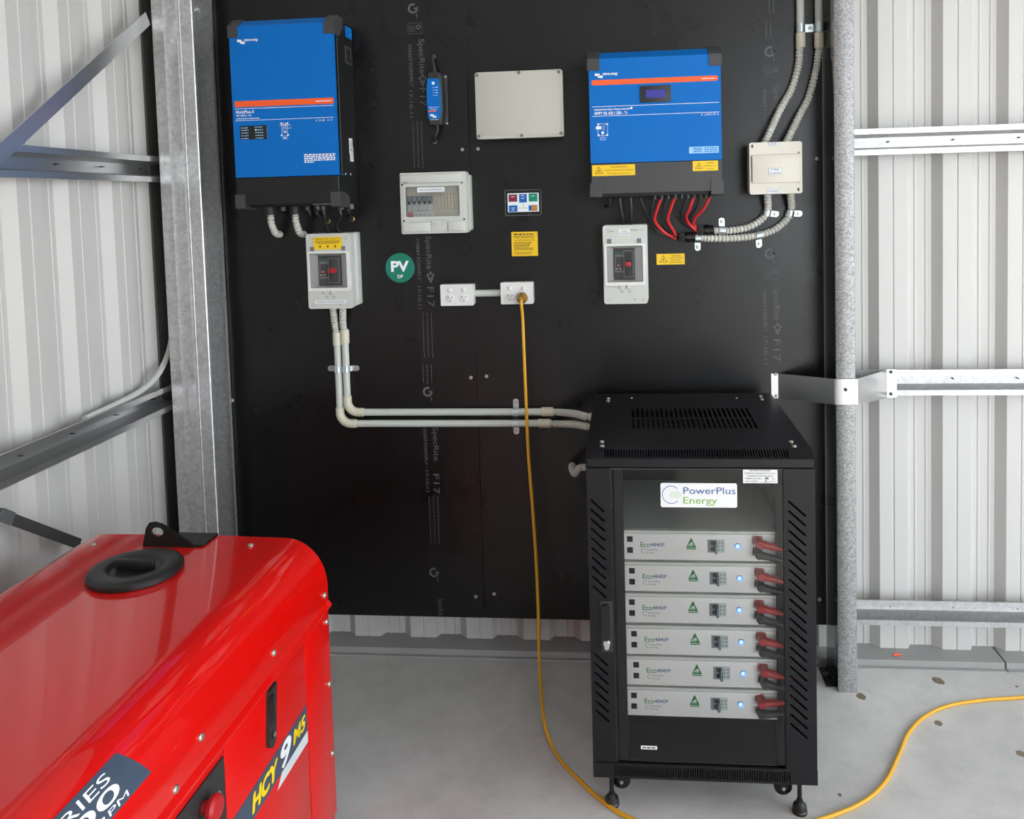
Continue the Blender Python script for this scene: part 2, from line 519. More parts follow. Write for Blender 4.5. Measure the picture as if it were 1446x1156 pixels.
def girt_left(zc, lab):
    t = thing('wall_girt', lab, 'girt', (-1.362, -0.07, zc))
    b = B(); strip_profile(b, GP, 0.0015, lambda u, v, s: Vector((-u, s, v)), 0, -5.2)
    obj('channel', b, 'zinc', t, ang=20)
    for k in range(0, 9):
        b = B(); y = -0.08 - k * PITCH
        b.cyl((-0.058, y, 0.002), (-0.040, y, 0.002), 0.0028, 8, 0.001)
        obj('screw_tip', b, 'grey_plug', t)
    return t
girt_left(1.822, 'galvanised top-hat girt crossed by the shiny strap on the side wall')
girt_left(1.005, 'galvanised top-hat girt under the pale curved cable on the side wall')
girt_left(0.19, 'low galvanised top-hat girt on the side wall, behind the red generator')

# column beside the rack: C section, web towards the board
t = thing('steel_column', 'bare galvanised C-section column standing between the black board and bare cladding', 'column', (0.955, -0.156, 0))
b = B(); C_ = [(0.063, 0.014), (0.063, 0.003), (0.060, 0.0), (0.003, 0.0), (0.0, 0.003)]
strip_profile(b, C_, -0.0022, lambda u, v, s: Vector((u, v, s)), 0, ZT - 0.01)
obj('front_flange', b, 'galv_spangle', t, ang=50)
b = B(); strip_profile(b, [(0.0, 0.003), (0.0, 0.158), (0.003, 0.161), (0.063, 0.161), (0.063, 0.148)], -0.0022, lambda u, v, s: Vector((u, v, s)), 0, ZT - 0.01)
obj('web', b, 'galv_shaded', t, ang=50)
b = B(); b.box(-0.032, -0.001, 0.03, 0.140, 0.0, 0.005); b.box(-0.006, -0.001, 0.03, 0.140, 0.005, 0.014)
obj('base_bracket', b, 'black', t, smooth=False)
b = B(); b.cyl((-0.019, 0.085, 0.005), (-0.019, 0.085, 0.016), 0.010, 6)
obj('anchor_bolt', b, 'charcoal', t, smooth=False)

t = thing('corner_column', 'wide galvanised corner column beside the black board and side wall', 'column', (-1.345, -0.15, 0))
b = B(); C_ = [(0.148, 0.020), (0.148, 0.003), (0.145, 0.0), (0.104, 0.0), (0.103, -0.001), (0.101, -0.001), (0.100, 0.0), (0.092, 0.0), (0.091, -0.0006), (0.089, -0.0006), (0.088, 0.0),
               (0.044, 0.0), (0.043, -0.0006), (0.041, -0.0006), (0.040, 0.0), (0.003, 0.0), (0.0, 0.003), (0.0, 0.145), (0.003, 0.148), (0.145, 0.148), (0.148, 0.145), (0.148, 0.130)]
strip_profile(b, C_, -0.0024, lambda u, v, s: Vector((u, v, s)), 0, ZT - 0.01)
obj('c_section', b, 'galv_column', t, ang=40)
q = PA(273, 12, 1, -0.008)
b = B(); b.cyl((q.x + 1.345, .144, q.z), (q.x + 1.345, .139, q.z), 0.016, 16); b.cyl((q.x + 1.345, .139, q.z), (q.x + 1.345, .127, q.z), 0.0095, 6)
obj('bolt', b, 'bright_zinc', t)

# bent fly-brace bracket wrapped over the column
zb0, zb1 = W(1097, 562)[1], W(1097, 527)[1]
zc0, zc1 = W(1195, 571, .16)[1], W(1195, 535, .16)[1]
zd0, zd1 = W(1258, 561, -.016)[1], W(1258, 521, -.016)[1]
xa, xb = W(1089, 545)[0], W(1100, 545)[0]
xe, xf = W(1252, 540, -.016)[0], W(1266, 540, -.016)[0]
t = thing('fly_brace', 'bent galvanised strap bracket reaching from black board over column to girt', 'bracket', ((xa + xb) / 2, 0, (zb0 + zb1) / 2))
path = [(xa, -0.0005, zb0, zb1), (xb - 0.003, -0.0005, zb0, zb1), (xb, -0.003, zb0, zb1), (0.950, -0.1580, zc0, zc1), (0.957, -0.1605, zc0, zc1), (0.985, -0.1605, zc0, zc1), (1.016, -0.1605, zc0, zc1),
        (1.022, -0.1580, zc0, zc1), (xe - 0.003, 0.008, zd0, zd1), (xe, 0.0145, zd0, zd1), (xf, 0.0145, zd0, zd1)]
b = B(); o0 = t.location; rows = []
for i, (x, y, z0, z1) in enumerate(path):
    a = path[max(i - 1, 0)]; c = path[min(i + 1, len(path) - 1)]
    d = Vector((c[0] - a[0], c[1] - a[1])).normalized(); nx, ny = d.y * 0.002, -d.x * 0.002
    rows.append([Vector((x, y, z0)) - o0, Vector((x, y, z1)) - o0, Vector((x + nx, y + ny, z1)) - o0, Vector((x + nx, y + ny, z0)) - o0])
b.loft(rows)
obj('strap', b, 'zinc', t, ang=25)
for px, py, d in ((1095, 528, .003), (1096, 559, .003), (1194, 550, .163), (1258, 525, -.0125), (1258, 556, -.0125)):
    v = P3(px, py, d)
    obj('screw', screw_head(v - o0, 0.006), 'charcoal' if d > .1 or d < 0 else 'screw', t)

# diagonal straps on the side wall
def strap(name, lab, a, c, w, mt, th=0.003):
    a = Vector(a); c = Vector(c); t = thing(name, lab, 'strap', a)
    d = (c - a); n = Vector((1, 0, 0)); s = d.cross(n).normalized() * w / 2
    b = B()
    b.hexa([-s, s, s + n * th, -s + n * th, d - s, d + s, d + s + n * th, d - s + n * th])
    obj('band', b, mt, t, smooth=False); return t, d, s
a = PA(208, 26, 0, -1.352); c = PA(-60, 272, 0, -1.352)
strap('bracing_strap', 'shiny flat steel bracing strap running diagonally down from the corner column', a, c, 0.045, 'zinc')
a = PA(-40, 712, 0, -1.352); c = PA(112, 768, 0, -1.352)
t, d, s = strap('bracing_strap', 'dark steel strap sloping down behind the red generator, silver sleeve at its end', a, c, 0.030, 'charcoal')
e0 = d * ((0 + 40) / 152 * 0.85); e1 = d * ((15 + 40) / 152 * 0.92); b = B(); n = Vector((1, 0, 0))
b.hexa([e0 - s * 1.15 - n * .002, e0 + s * 1.15 - n * .002, e0 + s * 1.15 + n * .006, e0 - s * 1.15 + n * .006, e1 - s * 1.15 - n * .002, e1 + s * 1.15 - n * .002, e1 + s * 1.15 + n * .006, e1 - s * 1.15 + n * .006])
obj('sleeve', b, 'bright_zinc', t, smooth=False)
# pale cable resting on the girt, rising behind the column
pts = [PA(px, py, 0, -1.385) for px, py in ((120, 591), (165, 570), (200, 551), (222, 530), (236, 503), (243, 475), (245, 450))]
b = B(); b.tube([q - pts[0] for q in smooth_path(pts, 0.01)], 0.010, 10)
o = obj('pale_cable', b, 'pvc'); o.location = pts[0]
tag(o, 'pale grey cable curving up off the side-wall girt behind the corner column', 'cable')
# orange offcut on the base channel
q = PA(1267, 927, 1, 0.03); b = B(); b.cyl((-0.014, 0, 0.004), (0.014, 0.006, 0.004), 0.004, 8)
o = obj('plastic_offcut', b, 'orange_bit'); o.location = (q.x, 0.03, 0.026)
tag(o, 'tiny orange plastic offcut lying on the base channel', 'offcut')

# ------------------------------------------------------------------ black form-ply panels
XS = -0.2700
def panel(x0, x1, lab, ax, rows_, screws):
    zb = 0.15; t = thing('formply_panel', lab, 'panel', ((x0 + x1) / 2, 0, zb)); xo = t.location.x
    b = B(); b.box(x0 - xo, x1 - xo, 0, 0.017, 0, 2.4, 0.0008, 1)
    obj('board', b, 'film', t, smooth=False)
    for px, py in screws:
        x, z = W(px, py)
        obj('screw', screw_head((x - xo, 0, z - zb), 0.0068), 'screw', t)
    y = -0.0004
    for r in rows_:
        b = B()
        def vt(s, px, py0, py1, h, bold=0.0):
            x, z0 = W(px, py0); _, z1 = W(px, py1)
            b.text(s, x - xo, (z0 + z1) / 2 - zb, h, y, abs(z1 - z0), R(-90), bold)
        r(vt, b, xo, zb, y)
        obj('printed_stamp', b, 'stamp', t, smooth=False)
    return t
def arc(b, x, z, r0, r1, a0, a1, y, n=20, m=None):
    for i in range(n):
        p, q = R(a0 + (a1 - a0) * i / n), R(a0 + (a1 - a0) * (i + 1) / n)
        b.quad((x + r0 * math.cos(p), y, z + r0 * math.sin(p)), (x + r1 * math.cos(p), y, z + r1 * math.sin(p)),
               (x + r1 * math.cos(q), y, z + r1 * math.sin(q)), (x + r0 * math.cos(q), y, z + r0 * math.sin(q)), m)
def gmark(px, py):
    def f(vt, b, xo, zb, y):
        x, z = W(px, py); x -= xo; z -= zb
        arc(b, x, z, 0.011, 0.018, 60, 380, y); b.rect(x + 0.004, x + 0.018, z - 0.003, z + 0.003, y)
        b.rect(x + 0.012, x + 0.015, z - 0.034, z - 0.018, y)
    return f
def fbox(px, py):
    def f(vt, b, xo, zb, y):
        x, z = W(px, py); x -= xo; z -= zb
        for a0, a1, c0, c1 in ((-.026, .026, .018, .019), (-.026, .026, -.019, -.018), (-.026, -.025, -.019, .019), (.025, .026, -.019, .019)):
            b.rect(x + a0, x + a1, z + c0, z + c1, y)
        arc(b, x + 0.012, z + 0.004, 0.005, 0.008, 0, 360, y, 12)
        for i in range(4):
            bars(b, x - .021, x + .001, z - .010 + i * .006, .0016, y, i)
    return f
def leafmark(px, py):
    def f(vt, b, xo, zb, y):
        x, z = W(px, py); x -= xo; z -= zb
        for dx, dz in ((-.010, .004), (0, .012), (.010, .004), (-.005, -.008), (.005, -.008), (0, -.018)):
            b.quad((x + dx - .005, y, z + dz), (x + dx, y, z + dz - .008), (x + dx + .005, y, z + dz), (x + dx, y, z + dz + .008))
    return f
def vtxt(s, px, y0, y1, h, bold=0.0):
    return lambda vt, b, xo, zb, y: vt(s, px, y0, y1, h, bold)
def vbars(px, y0, y1, n, h=.0022):
    def f(vt, b, xo, zb, y):
        for k in range(n):
            x, z0 = W(px + k * 6, y0); _, z1 = W(px + k * 6, y1); x -= xo; rnd = random.Random(k + y0)
            z = z0 - zb
            while z > z1 - zb:
                w = rnd.uniform(.004, .014)
                b.rect(x - h / 2, x + h / 2, z - w, z, y); z -= w + .003
    return f
rowsL = [gmark(583, 12), fbox(586, 40),
         vtxt('SpecRite', 595, 55, 104, .020), vtxt('AS6669 FORMPLY', 579, 62, 122, .013), vtxt('17-10-11', 580, 128, 166, .013), leafmark(597, 112), vtxt('F17', 597, 124, 150, .022),
         vbars(583, 172, 235, 3),
         vtxt('SpecRite', 605, 333, 380, .020), leafmark(608, 390), vtxt('F17', 608, 405, 433, .024), vtxt('AS6669 FORMPLY', 590, 336, 396, .013), vtxt('17-10-11', 592, 404, 436, .013), vbars(597, 442, 505, 3),
         vbars(597, 515, 538, 3), gmark(604, 553), vtxt('SpecRite', 615, 603, 650, .020), vtxt('AS6669 FORMPLY', 600, 600, 656, .012), vtxt('F17', 616, 669, 697, .022), vtxt('17-10-11', 603, 664, 694, .012),
         vbars(606, 700, 765, 3), gmark(613, 808), vtxt('SpecRite', 622, 845, 872, .018)]
rowsR = [gmark(1087, 73), fbox(1090, 101), vtxt('SpecRite', 1097, 120, 172, .021), vtxt('AS6669 FORMPLY', 1080, 126, 188, .013), vbars(1086, 0, 20, 2), vbars(1082, 30, 52, 2),
         gmark(1087, 358), fbox(1090, 386), vtxt('SpecRite', 1097, 405, 452, .021), leafmark(1098, 463), vtxt('F17', 1097, 479, 510, .024), vtxt('AS6669 FORMPLY', 1080, 410, 468, .013), vtxt('17-10-11', 1081, 475, 514, .013)]
panel(-1.2, XS - 0.0006, 'black film-faced plywood sheet behind the tall blue inverter', 0, rowsL,
      ((307, 218), (328, 565), (653, 211), (665, 533), (672, 842)))
panel(XS + 0.0006, 0.9546, 'black film-faced plywood sheet behind the square blue charge controller', 0, rowsR,
      ((675, 210), (687, 531), (698, 838), (1153, 224), (1157, 846)))

# ------------------------------------------------------------------ wall equipment
def frame_of(px0, py0, px1, py1, px2, py2, px3, py3, d):
    """centre and size on the front plane from its corners TL, TR, BR, BL"""
    q = [W(px0, py0, d), W(px1, py1, d), W(px2, py2, d), W(px3, py3, d)]
    x0 = (q[0][0] + q[3][0]) / 2; x1 = (q[1][0] + q[2][0]) / 2
    z1 = (q[0][1] + q[1][1]) / 2; z0 = (q[2][1] + q[3][1]) / 2
    return (x0 + x1) / 2, (z0 + z1) / 2, x1 - x0, z1 - z0

def victron_mark(b, x, z, w, y, m=None):      # two stacked wave blocks
    h = w * 0.42
    for dx, dz in ((0, 0.0), (w * 0.42, -h * 0.62)):
        pts = []
        for i in range(9):
            u = i / 8; pts.append((x + dx + u * w * 0.66, z + dz + 0.10 * h * math.sin(u * 2 * math.pi)))
        for (a, c), (a2, c2) in zip(pts, pts[1:]):
            b.quad((a, y, c - h * .42), (a2, y, c2 - h * .42), (a2, y, c2 + h * .42), (a, y, c + h * .42), m)

def blue_unit(name, label, cat, X, Zc, w, h, d, blue_h, side_gap, cs, gh=.050):
    """charge-electronics case: black chassis, blue cover, black lower cover, four corner guards"""
    t = thing(name, label, cat, (X, 0, Zc - h / 2))
    b = B(); b.box(-w / 2 + .004, w / 2 - .004, -d + 0.045, -0.001, 0.004, h - 0.004, 0.002, 1)
    obj('chassis', b, 'black', t)
    ch = 0.028; x0, x1 = -w / 2 + .002, w / 2 - .002
    b = B()           # blue cover: front sheet, sloping top, short returns
    prof = [(h - .002, -d + .070), (h - .002, -d + .045), (h - ch, -d), (h - blue_h, -d), (h - blue_h, -d + .06)]
    strip_profile(b, [(y, z) for z, y in prof], 0.002, lambda u, v, s: Vector((s, u, v)), x0, x1)
    for xs in (x0 - .0012, x1 - .0008):
        b.hexa([(xs, -d + .0012, h - blue_h), (xs + .002, -d + .0012, h - blue_h), (xs + .002, -d + side_gap, h - blue_h), (xs, -d + side_gap, h - blue_h),
                (xs, -d + .0012, h - ch), (xs + .002, -d + .0012, h - ch), (xs + .002, -d + side_gap, h - ch), (xs, -d + side_gap, h - ch)])
    obj('blue_cover', b, 'blue', t, ang=20)
    b = B(); b.box(x0, x1, -d, -0.006, 0.012, h - blue_h - .001, 0.002, 1)
    obj('lower_cover', b, 'charcoal' if cat == 'charge controller' else 'black', t)
    for sx in (-1, 1):
        for top in (0, 1):
            b = B(); xc = sx * (w / 2); a, c = (xc - sx * (cs + .002), xc + sx * .003)
            a, c = min(a, c), max(a, c)
            if top:
                pr = [(-d - .003, h - ch - gh + .012), (-d - .003, h - ch + .001), (-d + .043, h + .003), (-d + .09, h + .003), (-d + .09, h - cs), (-d + .05, h - ch - gh + .012)]
            else:
                pr = [(-d - .003, gh), (-d - .003, .003), (-d + .018, -.003), (-d + .09, -.003), (-d + .09, gh * .7), (-d + .05, gh)]
            r0 = [Vector((a, y, z)) for y, z in pr]; r1 = [Vector((c, y, z)) for y, z in pr]
            b.loft([r0, r1])
            obj('corner_guard', b, 'charcoal', t, ang=20)
    return t

# --- tall inverter
MUX, MUZ, MUW, MUH, MUD = -0.860, 1.674 + .321, .363, .642, .206
t = blue_unit('inverter_charger', 'tall blue inverter charger with black lower cover, mounted beside the corner column', 'inverter', MUX, MUZ, MUW, MUH, MUD, .535, .012, .030)
INV = t; o0 = t.location
def L_(px, py, d): x, z = W(px, py, d); return x - o0.x, z - o0.z
y = -MUD - .0006
b = B(); x0, z0 = L_(331, 150, MUD); x1, z1 = L_(470, 141, MUD); zc = (z0 + z1) / 2 + .002
b.rect(-MUW / 2 + .010, MUW / 2 - .008, zc - .010, zc + .010, y); obj('orange_stripe', b, 'orange', t, smooth=False)
b = B(); xr = MUW / 2 - .010
b.rect(-MUW / 2 + .010, xr, zc - .0165, zc - .0150, y); b.rect(-MUW / 2 + .010, xr, zc - .0560, zc - .0547, y)
xl = -MUW / 2 + .014
b.text('MultiPlus-II', xl, zc - .0265, .0105, y, .062, 0, .012, align='L')
b.text('48 | 8000 | 110', xl, zc - .0385, .0062, y, .052, 0, .01, align='L')
bars(b, xl, xl + .082, zc - .0490, .0026, y, 3)
b.rect(xr - .060, xr - .006, zc - .0015, zc + .0010, y - .0002)
for k, (dx, s) in enumerate(((-.060, 'A'), (-.048, 'O'), (-.036, 'CE'), (-.020, 'A'), (-.008, 'IP'))):
    b.text(s, xr + dx, zc - .064, .006, y)
obj('title_print', b, 'white', t, smooth=False); b = B()
bx, bz = L_(415, 225, MUD)
for i in range(5): bars(b, xr - .108, xr if i < 4 else xr - .075, bz + .014 - i * .0062, .0040, y, i)
obj('notice_print', b, 'white', t, smooth=False); b = B()
dx, dz = L_(402, 183, MUD)
for a0, a1, c0, c1 in ((-.018, .024, .014, .015), (-.010, .024, .004, .005), (-.010, -.009, -.022, .022), (.009, .010, -.022, .022), (-.010, .010, .021, .022), (-.010, .010, -.022, -.021), (-.006, .006, .008, .009), (-.006, .006, -.002, -.001), (-.004, .004, -.030, -.026), (-.007, -.006, -.034, -.024), (.006, .007, -.034, -.024), (-.006, -.003, .012, .02), (.002, .006, .012, .02), (-.004, .006, -.010, -.006)):
    b.rect(dx + a0, dx + a1, dz + c0, dz + c1, y)
for a, c in ((-.011, .021), (.011, .021), (-.011, -.018), (.011, -.018)): b.rect(dx + a - .003, dx + a + .003, dz + c - .003, dz + c + .003, y)
obj('diagram_print', b, 'white', t, smooth=False); b = B()
lx, lz = L_(335, 58, MUD); victron_mark(b, lx, lz, .024, y); b.text('victron energy', lx + .0245, lz + .003, .0085, y, .048, 0, .03, align='L')
obj('maker_print', b, 'white', t, smooth=False)
x0, z0 = L_(339, 178, MUD); x1, z1 = L_(378, 196, MUD)
b = B(); b.box(x0, x1, -MUD - .0015, -MUD, z1, z0, .0006, 1); pn = obj('indicator_panel', b, 'black_gloss', t)
b = B()
b.text('charger', x0 + .016, z0 - .006, .0062, -MUD - .002); b.text('inverter', x0 + .066, z0 - .005, .0062, -MUD - .002)
for i in range(4):
    for dx, w in ((.011, .018), (.061, .020)):
        bars(b, x0 + dx, x0 + dx + w, z0 - .0150 - i * .0092, .0026, -MUD - .002, i + int(dx * 1000), m=None)
obj('lettering', b, 'ltblue', pn, smooth=False)
for i in range(4):
    for k, dx in enumerate((.007, .056)):
        b = B(); b.cyl((x0 + dx, -MUD - .001, z0 - .0150 - i * .0092), (x0 + dx, -MUD - .003, z0 - .0150 - i * .0092), .0016 if (i or not k) else .0026, 10)
        obj('indicator', b, 'led_green' if k == 1 and i == 0 else 'label', pn)
# right side: blue tab, grip recess, barcode label, two screws
xs = MUW / 2 - .002
b = B(); b.box(xs - .004, xs + .0008, -.072, -.012, MUH - .052, MUH - .014); obj('side_tab', b, 'blue', t, smooth=False)
b = B(); b.text('IP', 0, 0, .006, 0, .010, frame=((xs + .0012, -.026, MUH - .038), (0, 1, 0), (0, 0, 1))); obj('tab_print', b, 'white', t, smooth=False)
b = B()
b.plate([(-.085, MUH - .145), (-.028, MUH - .145), (-.028, MUH - .085), (-.085, MUH - .085)], [[(-.079, MUH - .139), (-.034, MUH - .139), (-.034, MUH - .091), (-.079, MUH - .091)]], .004, lambda u, v, w: Vector((xs + .002 - w, u, v)))
obj('grip_frame', b, 'charcoal', t, smooth=False)
b = B(); b.box(xs - .004, xs + .0003, -.079, -.034, MUH - .139, MUH - .091); obj('grip_recess_shade', b, 'hole', t, smooth=False)  # filled box, the recess's shade put into its colour
b = B()
_p = PA(489, 195, 0, MUX + xs) - o0; _q = PA(490, 227, 0, MUX + xs) - o0
b.box(xs, xs + .0010, -.086, -.052, _p.z - .052, _p.z + .002, m='label'); b.box(xs, xs + .0012, -.080, -.048, _q.z, _q.z + .050, m='label')
for k in range(7):
    b.box(xs + .001, xs + .0016, -.078, -.058, _p.z - .008 - k * .0055, _p.z - .0055 - k * .0055, m='ink_grey')
    b.box(xs + .001, xs + .0018, -.074, -.054, _q.z + .008 + k * .0055, _q.z + .0095 + k * .0055, m='ink_grey')
obj('barcode_label', b, None, t, smooth=False)
for yy in (-.135, -.085):
    obj('side_screw', screw_head((xs, yy, .112), .0045, (1, 0, 0)), 'screw', t)
# glands under the inverter
for px in (382, 417):
    x, z = W(px, 298, .075); b = B(); b.cyl((x - o0.x, -.075, .010), (x - o0.x, -.075, -.014), .021, 8); b.cyl((x - o0.x, -.075, -.014), (x - o0.x, -.075, -.024), .017, 16)
    obj('cable_gland', b, 'black2', t)
for px, d in ((400, .09), (434, .09), (448, .13), (456, .11), (482, .11), (496, .10)):
    x, z = W(px, 294, d); b = B(); b.cyl((x - o0.x, -d, .008), (x - o0.x, -d, -.010), .011, 6); obj('cable_gland', b, 'charcoal', t)
b = B(); x, z = W(459, 283, MUD - .02)
for k in range(8): b.box(x - o0.x - .04 + k * .008, x - o0.x - .036 + k * .008, -MUD + .012, -MUD + .02, .008, .0115)
obj('terminal_strip', b, 'screw', t, smooth=False)

def pipe(name, lab, cat, pts, r, mt, group=None, corr=False, step=.006, n=12):
    pts = [Vector(p) for p in pts]; base = pts[0].copy()
    loc = [p - base for p in pts]; b = B()
    if corr: flex(b, loc, r)
    else: b.tube(smooth_path(loc, step), r, n)
    o = obj(name, b, mt); o.location = base
    return tag(o, lab, cat, group)
for px, lab in ((382, 'short grey corrugated hose nearer the corner column, below the tall inverter'), (417, 'short grey corrugated hose nearer the battery isolator, below the tall inverter')):
    x, _ = W(px, 298, .075); zt = o0.z - .020
    _, ze = W(px + 6, 330, .03)
    pipe('flexible_conduit', lab, 'conduit', [(x, -.075, zt), (x, -.0745, zt - .025), (x, -.066, ze + .030), (x, -.045, ze + .006), (x, -.020, ze - .002), (x, -.004, ze - .003)], .0125, 'pvc_flex', 'hoses under the inverter', True)

# --- charge controller
MPX, MPZ, MPW, MPH, MPD = .3812, 1.680 + .2435, .434, .487, .146
t = blue_unit('charge_controller', 'square blue charge controller with small lit display and black lower cover', 'charge controller', MPX, MPZ, MPW, MPH, MPD, .372, .010, .036)
o0 = t.location; y = -MPD - .0006
x0, z0 = L_(835, 118, MPD); x1, z1 = L_(1018, 109, MPD); zs = (z0 + z1) / 2
b = B(); b.plate(rounded_rect(-MPW / 2 + .010, MPW / 2 - .010, zs - .0085, zs + .0085, .006), [], .0005, FY(y)); obj('orange_stripe', b, 'orange', t, smooth=False)
b = B(); xl = -MPW / 2 + .010; xr = MPW / 2 - .008
_, za = L_(930, 147.5, MPD); _, zb_ = L_(930, 161, MPD)
b.rect(xl, xr, za - .0007, za + .0007, y); b.rect(xl, xr, zb_ - .0007, zb_ + .0007, y)
b.text('Isolated SmartSolar charge controller', xl + .008, za - .0095, .0065, y, .118, 0, .01, align='L')
arc(b, xl + .130, za - .008, 0, .004, 0, 360, y, 12)
b.text('MPPT RS 450 | 200 - Tr', xl + .008, za - .0225, .0095, y, .110, 0, .012, align='L')
b.rect(xr - .055, xr - .010, zs - .0012, zs + .0008, y - .0004)
for dx, s in ((-.056, 'A'), (-.044, 'O'), (-.031, 'IP21'), (-.016, 'CE'), (-.004, 'A')): b.text(s, xr + dx, zb_ - .0065, .006, y)
obj('title_print', b, 'white', t, smooth=False); b = B()
lx, lz = L_(840, 105, MPD); victron_mark(b, lx, lz - .002, .024, y); b.text('victron energy', lx + .0255, lz + .001, .0085, y, .050, 0, .03, align='L')
obj('maker_print', b, 'white', t, smooth=False); b = B()
dx, dz = L_(851, 184, MPD)
for a0, a1, c0, c1 in ((-.016, -.015, -.018, .022), (.016, .017, -.018, .022), (-.016, .017, .021, .022), (-.016, .017, -.018, -.017), (-.022, -.004, .004, .014), (-.004, .004, -.012, -.004), (-.0005, .0005, -.024, -.012), (-.009, .009, -.032, -.031), (-.009, .009, -.025, -.024), (-.009, -.008, -.032, -.024), (.008, .009, -.032, -.024), (0, .008, .002, .003), (0, .008, .008, .009), (0, .008, .014, .015)):
    b.rect(dx + a0, dx + a1, dz + c0, dz + c1, y)
for a, c in ((-.014, .020), (.015, .020), (.015, -.016), (-.014, -.016)): b.rect(dx + a - .003, dx + a + .003, dz + c - .003, dz + c + .003, y)
obj('diagram_print', b, 'white', t, smooth=False)
x0, z0 = L_(973, 207, MPD); x1, z1 = L_(1015, 215, MPD)
b = B(); b.rect(x0, x1, z1 - .001, z0 - .001, y, m='ltblue')
for i in range(3):
    bars(b, x0 + .014, x0 + .044, z0 - .006 - i * .0055, .0028, y - .0003, i, m='blue'); bars(b, x0 + .050, x1 - .004, z0 - .006 - i * .0055, .0028, y - .0003, i + 9, m='blue')
obj('rating_label', b, None, t, smooth=False)
x0, z0 = L_(903.5, 121.5, MPD); x1, z1 = L_(947.5, 143.5, MPD)
b = B(); b.box(x0, x1, -MPD - .005, -MPD + .001, z1, z0, .002, 2); dsp = obj('display', b, 'black2', t)
xa_, zA = L_(912, 127.5, MPD); xb_, zB = L_(939.5, 137.5, MPD)
b = B(); b.box(xa_, xb_, -MPD - .0056, -MPD - .004, zB, zA); obj('lcd_screen', b, 'lcd', dsp, smooth=False)
def warn_sign(b, x0, x1, z0, z1, y, lines, head, th=.0012):
    """yellow plate, black triangle with a flash, heading and lines"""
    b.box(x0, x1, y - th, y, z0, z1, m='yellow'); yy = y - th - .0003
    h = z1 - z0; c = x0 + h * .62; r = h * .40; zc = (z0 + z1) / 2 - h * .06
    P_ = lambda k, q: (c + q * math.sin(R(120 * k)), zc + q * math.cos(R(120 * k)))
    for k in range(3):
        a, e = P_(k, r * 1.1), P_(k + 1, r * 1.1); a2, e2 = P_(k, r * .88), P_(k + 1, r * .88)
        b.quad((a[0], yy, a[1]), (e[0], yy, e[1]), (e2[0], yy, e2[1]), (a2[0], yy, a2[1]), m='ink')
    b.quad((c + r * .12, yy, zc + r * .45), (c - r * .22, yy, zc - r * .02), (c + .02 * r, yy, zc - r * .02), (c + .12 * r, yy, zc + .1 * r), m='ink')
    b.quad((c - r * .10, yy, zc + r * .08), (c + r * .22, yy, zc + r * .08), (c - r * .08, yy, zc - r * .42), (c - .02 * r, yy, zc - .05 * r), m='ink')
    tx0 = c + r * 1.05; cx = (tx0 + x1 - .003) / 2; n = len(lines)
    b.text(head, cx, z1 - h * .20, h * .15, yy, (x1 - tx0) * .55, m='ink')
    for i, (s, f) in enumerate(lines):
        b.text(s, cx, z1 - h * (.20 + .60 * (i + 1) / n), h * .12, yy, (x1 - tx0) * f, m='ink')
for px0, py0, px1, py1, ln, in ((836, 233.5, 897, 247, (('IF ARRAY DC ISOLATOR IS NOT DE-ENERGISED', .92), ('THE PV ARRAY MAY STILL BE LIVE', .74))), (978, 227.5, 1014, 240.5, (('HAZARDOUS D.C.', .9), ('VOLTAGE', .45)))):
    x0, z0 = L_(px0, py0, MPD); x1, z1 = L_(px1, py1, MPD)
    b = B(); warn_sign(b, x0, x1, z1, z0, -MPD - .0002, ln, 'WARNING'); obj('warning_sticker', b, None, t, smooth=False)
for px in (924, 934, 943, 953, 962, 971, 980, 989, 996, 1003):
    x, z = W(px, 281, .10); b = B(); b.cyl((x - o0.x, -.10, .012), (x - o0.x, -.10, -.010), .0068, 6)
    obj('cable_gland', b, 'black2' if px % 2 else 'grey_plug', t)
b = B(); b.box(-MPW / 2 + .04, MPW / 2 - .03, -MPD + .02, -.02, .004, .013); obj('gland_plate', b, 'black', t, smooth=False)

# cables of the charge controller into the two black glands
zt = MPZ - MPH / 2 - .004
GL = [P3(993, 325, .022), P3(967, 335, .022)]     # cable entry of the two glands
def pv(px0, d0, mid, end, lab, mt, r, grp):
    x, _ = W(px0, 283, d0)
    pts = [(x, -d0, zt)] + [tuple(P3(*q)) for q in mid] + [tuple(end)]
    pipe('solar_cable', lab, 'cable', pts, r, mt, grp, step=.012, n=10)
e = GL[1] + Vector((-.03, 0, 0)); f = GL[0] + Vector((-.02, 0, 0))
for px0, mid, end, lab in ((934, ((927, 298, .085), (925, 312, .06), (938, 328, .03)), e + Vector((0, -.003, -.004)), 'first red solar cable from the isolator side, into the lower black gland'),
                           (953, ((946, 297, .085), (943, 311, .06), (950, 324, .035)), e + Vector((0, .003, .005)), 'second red solar cable, looping into the lower black gland'),
                           (980, ((973, 296, .085), (969, 306, .06), (973, 316, .035)), f + Vector((0, -.003, -.004)), 'third red solar cable, looping into the upper black gland'),
                           (1003, ((994, 294, .085), (983, 306, .06), (979, 316, .035)), f + Vector((0, .003, .005)), 'red solar cable nearest the controller corner, into the upper black gland')):
    pv(px0, .10, mid, end, lab, 'red_cable', .0054, 'red solar cables')
